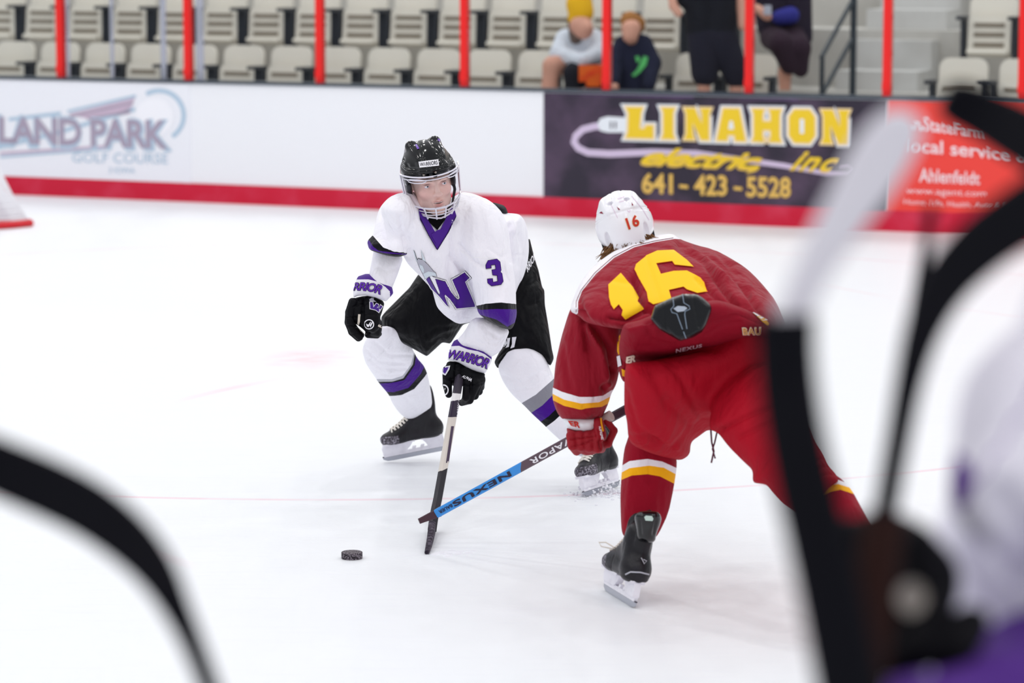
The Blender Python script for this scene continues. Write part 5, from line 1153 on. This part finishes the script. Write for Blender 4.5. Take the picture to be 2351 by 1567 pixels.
# socks and skates
sr = dict(rough=.85, spec=.12, sheen=.1, bump=[((9, 9, 3, .3), .022), (48, .002)])
sA = mat('sock_red_left', RED, bands=[(-1, RED), (0, RW), (1, GLD), (2, RED)], **sr); sB = mat('sock_red_right', RED, bands=[(-1, RED), (0, RW), (1, GLD), (2, RED)], **sr)
cloth('sock', [Puff([(1450, 980), (1440, 1010), (1433, 1030), (1427, 1083), (1424, 1141), (1425, 1185), (1427, 1221), (1436, 1236), (1470, 1244), (1498, 1240), (1512, 1226), (1535, 1177), (1547, 1119), (1555, 1065), (1550, 1030), (1520, 990)], [(1490, 1020, 10.78), (1470, 1240, 10.74)], .075, .085, k=.03)], .006, sA, RP,
      [([(1435, 1190), (1445, 1120), (1450, 1090)], 7, -.004), ([(1491, 1060), (1491, 1110)], 1.5, .002), ([(1520, 1110), (1515, 1180)], 7, .004)],
      {0: ([[(1427, 1069), (1445, 1058), (1487, 1053), (1520, 1059), (1558, 1076)], [(1425, 1085), (1445, 1074), (1491, 1068), (1525, 1073), (1556, 1090)], [(1422, 1103), (1450, 1091), (1487, 1088), (1515, 1093), (1552, 1112)]], 0)})
cloth('sock', [Puff([(1870, 1080), (1855, 1115), (1858, 1160), (1880, 1200), (1910, 1260), (1950, 1340), (1990, 1420), (2060, 1440), (2090, 1400), (2050, 1300), (2010, 1220), (1993, 1192), (1971, 1152), (1957, 1126), (1935, 1100), (1905, 1080)], [(1900, 1100, 10.2), (2040, 1400, 9.9)], .07, .08, k=.03)], .006, sB, RP, (),
      {0: ([[(1850, 1130), (1868, 1116), (1895, 1103), (1920, 1099), (1945, 1108)], [(1855, 1150), (1872, 1131), (1900, 1115), (1925, 1110), (1955, 1120)], [(1860, 1162), (1885, 1142), (1908, 1128), (1930, 1123), (1965, 1135)]], R_(-12))})
hb = gnd(1457, 1397); fr_ = np.array([-.30, .95, 0]); fr_ /= np.linalg.norm(fr_); FR = frame(hb + fr_*.137*1.08, fr_, (.21, 0, 1)); FR = (FR[0], FR[1]*1.08)
skr1 = skate(RP, FR, 'black skate seen from the heel, long tendon guard', loop=True, wide=1.28)
tg = cloth('tendon_guard', [Puff([(1456, 1187), (1461, 1178), (1470, 1172), (1506, 1172), (1515, 1178), (1519, 1189), (1516, 1203), (1508, 1222), (1504, 1244), (1484, 1246), (1463, 1240), (1461, 1212)], [(1487, 1180, 10.50), (1484, 1240, 10.52)], .03, .035, cut=1, blur=1)], .004, mat('guard_gloss', '08080c', .12, .4, coat=.4), skr1, [([(1487, 1215), (1486, 1240)], 8, -.004), ([(1470, 1195), (1472, 1225)], 3, .004), ([(1505, 1195), (1500, 1225)], 3, .004)])
decal('guard_badge', shape([(1479, 1186), (1483, 1183), (1497, 1184), (1500, 1190), (1498, 1195), (1482, 1194)]), None, tg, mat('badge_pale', 'c6dcd2', .4), tg, .002, 4)
bo = [o for o in skr1.children if o.name.startswith('boot')][0]
decal('maker_mark', stroke([(1472, 1280), (1479, 1294), (1484, 1287), (1477, 1284)], 2.2), None, bo, mat('mark_silver', 'b9b9c2', .4), bo, .002, 4)
decal('heel_band', stroke([(1436, 1318), (1448, 1312), (1470, 1313), (1490, 1318)], 3.2), None, bo, mat('mark_silver', 'b9b9c2', .4), bo, .002, 4)
h2 = gnd(2085, 1530); f2_ = np.array([.35, .94, 0]); f2_ /= np.linalg.norm(f2_); FR2 = frame(h2 + f2_*.137, f2_, (-.18, 0, 1)); skate(RP, FR2, 'black right skate mostly hidden behind the near sticks')

# left glove
YR = 10.98; g3 = bpy.data.objects.new('glove', None); COL.objects.link(g3); g3.parent = RP; LOC[g3.name] = LOC[RP.name]; g3['label'] = 'dark red glove with a white cuff closed round the stick'
gm3 = mat('glove_red', '9a0d20', .6, .3, bump=[(45, .003)])
cc = cloth('cuff', [Puff([(1291, 958), (1300, 981), (1318, 989), (1340, 992), (1362, 988), (1373, 972), (1370, 958), (1330, 955)], YR, .05, .06, cut=0, blur=1)], .0045, mat('cuff_pale', 'eef1f6', .6), g3)
decal('cuff_lettering', norm(txt('ER', .04, -.1, 1.0)), quad((1304, 966), (1334, 968), (1332, 982), (1310, 976)), cc, dr, cc, .002, 4)
hh = [Puff([(1300, 978), (1303, 1000), (1308, 1015), (1322, 1035), (1345, 1046), (1368, 1042), (1388, 1026), (1380, 990), (1372, 972), (1340, 990)], YR, .045, .055, k=.01)]
def cr(a, b, ra, rb, **k): return Cap(at(*a), at(*b), ra/635, rb/635, **k)
for i, dy in enumerate((-.045, -.015, .015, .045)):
    x = 1312+i*19; hh += [cr((x, 1000, YR-.03), (x+3, 1022+i*2, YR-.045), 13, 12, k=.004), cr((x+3, 1022+i*2, YR-.045), (x+12, 1036-i*2, YR+.0), 12, 10, k=.003)]
hh += [cr((1374, 970, YR-.03), (1380, 1000, YR-.05), 13, 13, k=.006), cr((1392, 965, YR), (1410, 988, YR+.01), 9, 8, k=.004), cr((1410, 988, YR+.01), (1396, 1018, YR+.01), 9, 9, k=.004), cr((1396, 1018, YR+.01), (1380, 1020, YR), 10, 9, k=.004)]
hd = cloth('hand', hh, .004, gm3, g3, [([(1310, 1008), (1340, 1004), (1366, 1000)], 2.5, .006), ([(1312, 1026), (1340, 1018), (1362, 1010)], 2.5, .006), ([(1372, 985), (1376, 1015), (1380, 1030)], 3, .008)])
decal('glove_word', norm(txt('SUPREME', .02)), quad((1379, 978), (1386, 1008), (1381, 1008), (1375, 978)), hd, wm, hd, .003, 4)
decal('glove_stripe', stroke([(1379, 958), (1380, 970), (1384, 990)], 3.4), None, hd, mat('hem_gold', GLD, .7), hd, .003, 4)

# his stick
rs_ = root('hockey_stick', 'brown and blue stick with upside-down lettering held low by the red player', 'hockey stick', at(985, 1192, 11.5))
A_, B_ = at(1578, 862, 10.98), at(1003, 1178, 11.52); Pn = [A_*(1-u)+B_*u for u in np.linspace(0, 1, 20)]
ms_ = mat('stick_brown', '4a3440', .3, .5, bands=[(-1, '3f2b3a'), (0, '5a4450'), (1, '2f8fe0'), (2, '2f8fe0')])
s2 = MB().bar(Pn, [(.034, .022)]*20, (0, -1, .1)).build('shaft', ms_, rs_)
T_ = bandt(np.array([np.array(v.co)+LOC[s2.name] for v in s2.data.vertices]), [[(1320, 1000), (1321, 1100)], [(1196, 1000), (1197, 1100)], [(1000, 1000), (1001, 1200)]], R_(90))
P_x, _, _ = proj(np.array([np.array(v.co)+LOC[s2.name] for v in s2.data.vertices])); T_ = np.interp(P_x, [990, 1198, 1199.0, 1440], [1.9, 1.01, .99, -.5])
ta = s2.data.attributes.new('t', 'FLOAT', 'CORNER'); ta.data.foreach_set('value', [float(T_[l.vertex_index]) for l in s2.data.loops])
def uq(x0, y0, x1, y1, w_):                             # upside-down lettering from right (x1) to left (x0)
    dx, dy = x1-x0, y1-y0; L_ = math.hypot(dx, dy); nx, ny = -dy/L_*w_/2, dx/L_*w_/2
    return quad((x1+nx, y1+ny), (x0+nx, y0+ny), (x0-nx, y0-ny), (x1-nx, y1-ny))
dk = mat('word_navy', '2a2038', .4)
decal('shaft_word', norm(txt('NEXUS', .03, 0, 1.1)), uq(1040, 1158, 1172, 1086, 13), s2, dk, s2, .0012, 8)
decal('shaft_word', norm(txt('BAUER', .02, 0, 1.0)), uq(1008, 1175.5, 1038, 1159, 8), s2, dk, s2, .0012, 8)
decal('shaft_word', norm(txt('VAPOR', .02, 0, 1.1)), uq(1218, 1061, 1312, 1009, 13), s2, wm, s2, .0012, 8)
bp2 = [B_*(1-u)+at(962, 1196, 11.50)*u for u in np.linspace(-.15, 1, 8)]
MB().bar(bp2, [(.035-.014*u, .012) for u in np.linspace(0, 1, 8)], (0, -1, .1)).build('blade', mat('blade_brown', '4c333c', .5, .3), rs_)
MB().tube([at(1388, 962, 10.99), at(1404, 953, 10.98)], .02, 12).build('tape_ring', mat('tape_grey', 'c9bfb9', .6), rs_)
# ================================================================== near bench: blurred sticks and a teammate
tb = mat('near_black', '0a0a12', .6, .1); tgrip = mat('near_brown', '2a1512', .6, .1); twhite = mat('near_tape', 'dcd9e2', .8, .2)
def pw(px, Y): return px*Y/F/.98
def strip(path, thick, name, m, parent):
    """path (px,py,Y,width in px): a shaft or blade of real thickness"""
    pts = [at(a, b, c) for a, b, c, d in path]; n = len(pts); ps = []
    up = []
    for p in pts: d = p-np.array([0, 0, H]); up.append(-d/np.linalg.norm(d))
    return MB().bar(pts, [(pw(d, c)*1.12, thick) for a, b, c, d in path], up).build(name, m, parent)
def smoothp(P, k=3):
    for _ in range(k):
        Q = [P[0]]
        for a, b in zip(P[:-1], P[1:]): a, b = np.array(a, float), np.array(b, float); Q += [tuple(a*.75+b*.25), tuple(a*.25+b*.75)]
        P = Q + [P[-1]]
    return P
sA_ = root('hockey_stick', 'black blurred stick blade curving down across the lower left corner', 'hockey stick', at(213, 1175, 3.30))
strip(smoothp([(-120, 1020, 3.30, 104), (0, 1074, 3.30, 118), (120, 1124, 3.28, 120), (213, 1172, 3.26, 116), (300, 1240, 3.24, 104), (360, 1310, 3.22, 84), (400, 1385, 3.20, 62), (440, 1470, 3.20, 48), (490, 1600, 3.20, 42)]), .02, 'blade', tb, sA_)
sB_ = root('hockey_stick', 'blurred stick with pale taped blade pointing up and black shaft, at right', 'hockey stick', at(1960, 1567, 2.85))
cloth('blade', [Puff([(1768, 745), (1812, 625), (1895, 450), (1960, 320), (2010, 262), (2060, 240), (2110, 262), (2125, 310), (2075, 410), (1990, 520), (1905, 640), (1850, 760)], [(1800, 720, 2.85), (2080, 280, 2.97)], .006, .008, cut=2)], .0045, twhite, sB_)
strip(smoothp([(1803, 725, 2.85, 120), (1803, 850, 2.85, 122), (1832, 1050, 2.82, 124), (1895, 1300, 2.79, 130), (1960, 1640, 2.75, 134)]), .03, 'shaft', tb, sB_)
sC_ = root('hockey_stick', 'black blurred stick with broad curved blade entering from the right edge, above the glove', 'hockey stick', at(2030, 1190, 3.15))
strip(smoothp([(2440, 430, 3.25, 120), (2351, 490, 3.23, 125), (2250, 560, 3.21, 118), (2165, 650, 3.19, 100), (2115, 760, 3.17, 74), (2085, 880, 3.15, 58), (2060, 1020, 3.15, 52), (2030, 1190, 3.13, 50)]), .02, 'blade', tb, sC_)
strip([(2030, 1185, 3.02, 84), (2003, 1380, 2.98, 92), (1972, 1640, 2.94, 98)], .03, 'grip', tgrip, sC_)
sD_ = root('hockey_stick', 'black blurred stick blade tip poking in at the upper right', 'hockey stick', at(2300, 300, 3.55))
strip(smoothp([(2168, 222, 3.55, 60), (2195, 234, 3.55, 92), (2260, 262, 3.55, 100), (2351, 312, 3.50, 118), (2460, 380, 3.45, 120)]), .02, 'blade', tb, sD_)
sE_ = root('hockey_stick', 'thin dark blurred stick edge rising just left of the broad curved blade', 'hockey stick', at(2105, 720, 3.45))
strip([(2140, 470, 3.55, 22), (2122, 590, 3.55, 24), (2098, 740, 3.55, 26), (2070, 900, 3.55, 26)], .02, 'shaft', tb, sE_)

T0_ = at(2420, 1500, 3.0)*np.array([1, 1, 0])+np.array([0, 0, .45])
TM = root('hockey_player', 'blurred teammate in white and purple at the lower right, gripping upright sticks', 'person', T0_)
def cq(chain, k=.05, limb=0):
    o = []
    for (a, b) in zip(chain[:-1], chain[1:]): o.append(Cap(at(*a[:3]), at(*b[:3]), pw(a[3], a[2]), pw(b[3], b[2]), k=k, limb=limb))
    return o
jt = mat('teammate_jersey', 'ece8f4', .85, .15, bump=[((7, 7, 4, .4), .02)])
jsl = mat('teammate_sleeve', 'ece8f4', .85, bands=[(-1, 'ece8f4'), (0, '5a2a8e'), (1, 'ece8f4')], bump=[((7, 7, 4, .4), .02)])
cloth('body', cq([(2640, 480, 3.45, 150), (2640, 640, 3.45, 110), (2640, 760, 3.45, 230), (2620, 1300, 3.45, 300), (2600, 1900, 3.45, 300)]), .012, mat('skin_plain', 'd9a791', .5), TM)
cloth('jersey', cq([(2600, 760, 3.35, 240), (2600, 1200, 3.35, 290), (2560, 1620, 3.35, 330)]) + cq([(2530, 790, 3.30, 170), (2400, 960, 3.23, 175), (2335, 1120, 3.17, 155)], limb=1) + cq([(2335, 1120, 3.3, 155), (2280, 1280, 3.4, 125), (2190, 1390, 3.42, 90)], limb=0), .011, [jt, jsl], TM,
      [([(2300, 1150), (2360, 1250), (2330, 1420)], 40, .02), ([(2240, 1280), (2300, 1400), (2290, 1500)], 30, .015)], {1: ([[(2150, 1020), (2195, 1030), (2225, 1050), (2240, 1100)], [(2150, 1120), (2195, 1170), (2220, 1170), (2242, 1102)]], 0)})
cloth('hockey_pants', cq([(2420, 1640, 3.25, 250), (2300, 1710, 3.05, 190), (2120, 1720, 2.95, 150), (1960, 1740, 2.95, 130)]), .012, mat('teammate_purple', '4c1f80', .8, bump=[(9, .01)]), TM)
gk = mat('teammate_glove', '0c0b10', .6, .08, bump=[(20, .006)])
gA = bpy.data.objects.new('glove', None); COL.objects.link(gA); gA.parent = TM; LOC[gA.name] = LOC[TM.name]; gA['label'] = 'black glove wrapped round the sticks'
prs = cq([(2070, 1250, 3.16, 66), (2105, 1330, 3.14, 86), (2085, 1450, 3.12, 92)], .03)
for i in range(4):
    y = 1222+i*70; prs += cq([(2110+i*4, y+26, 3.1, 46), (2050, y, 3.14, 46), (1960, y+8, 3.16, 46), (1900+i*6, y+22, 3.16, 44)], .008)
prs += cq([(2150, 1400, 3.06, 46), (2120, 1490, 3.04, 46), (2040, 1520, 3.04, 42)], .01) + cq([(1892, 1250, 2.98, 40), (1895, 1370, 2.96, 42)], .01)
hg = cloth('hand', prs, .007, gk, gA)
decal('palm_patch', ring(2094, 1372, .5, 34, 18, sy=1.2), None, hg, mat('palm_grey', '9a928c', .8), hg, .002, 20)
prs = cq([(2180, 1500, 3.05, 60), (2230, 1430, 3.09, 50)], .02); cloth('cuff', prs, .009, gk, gA)
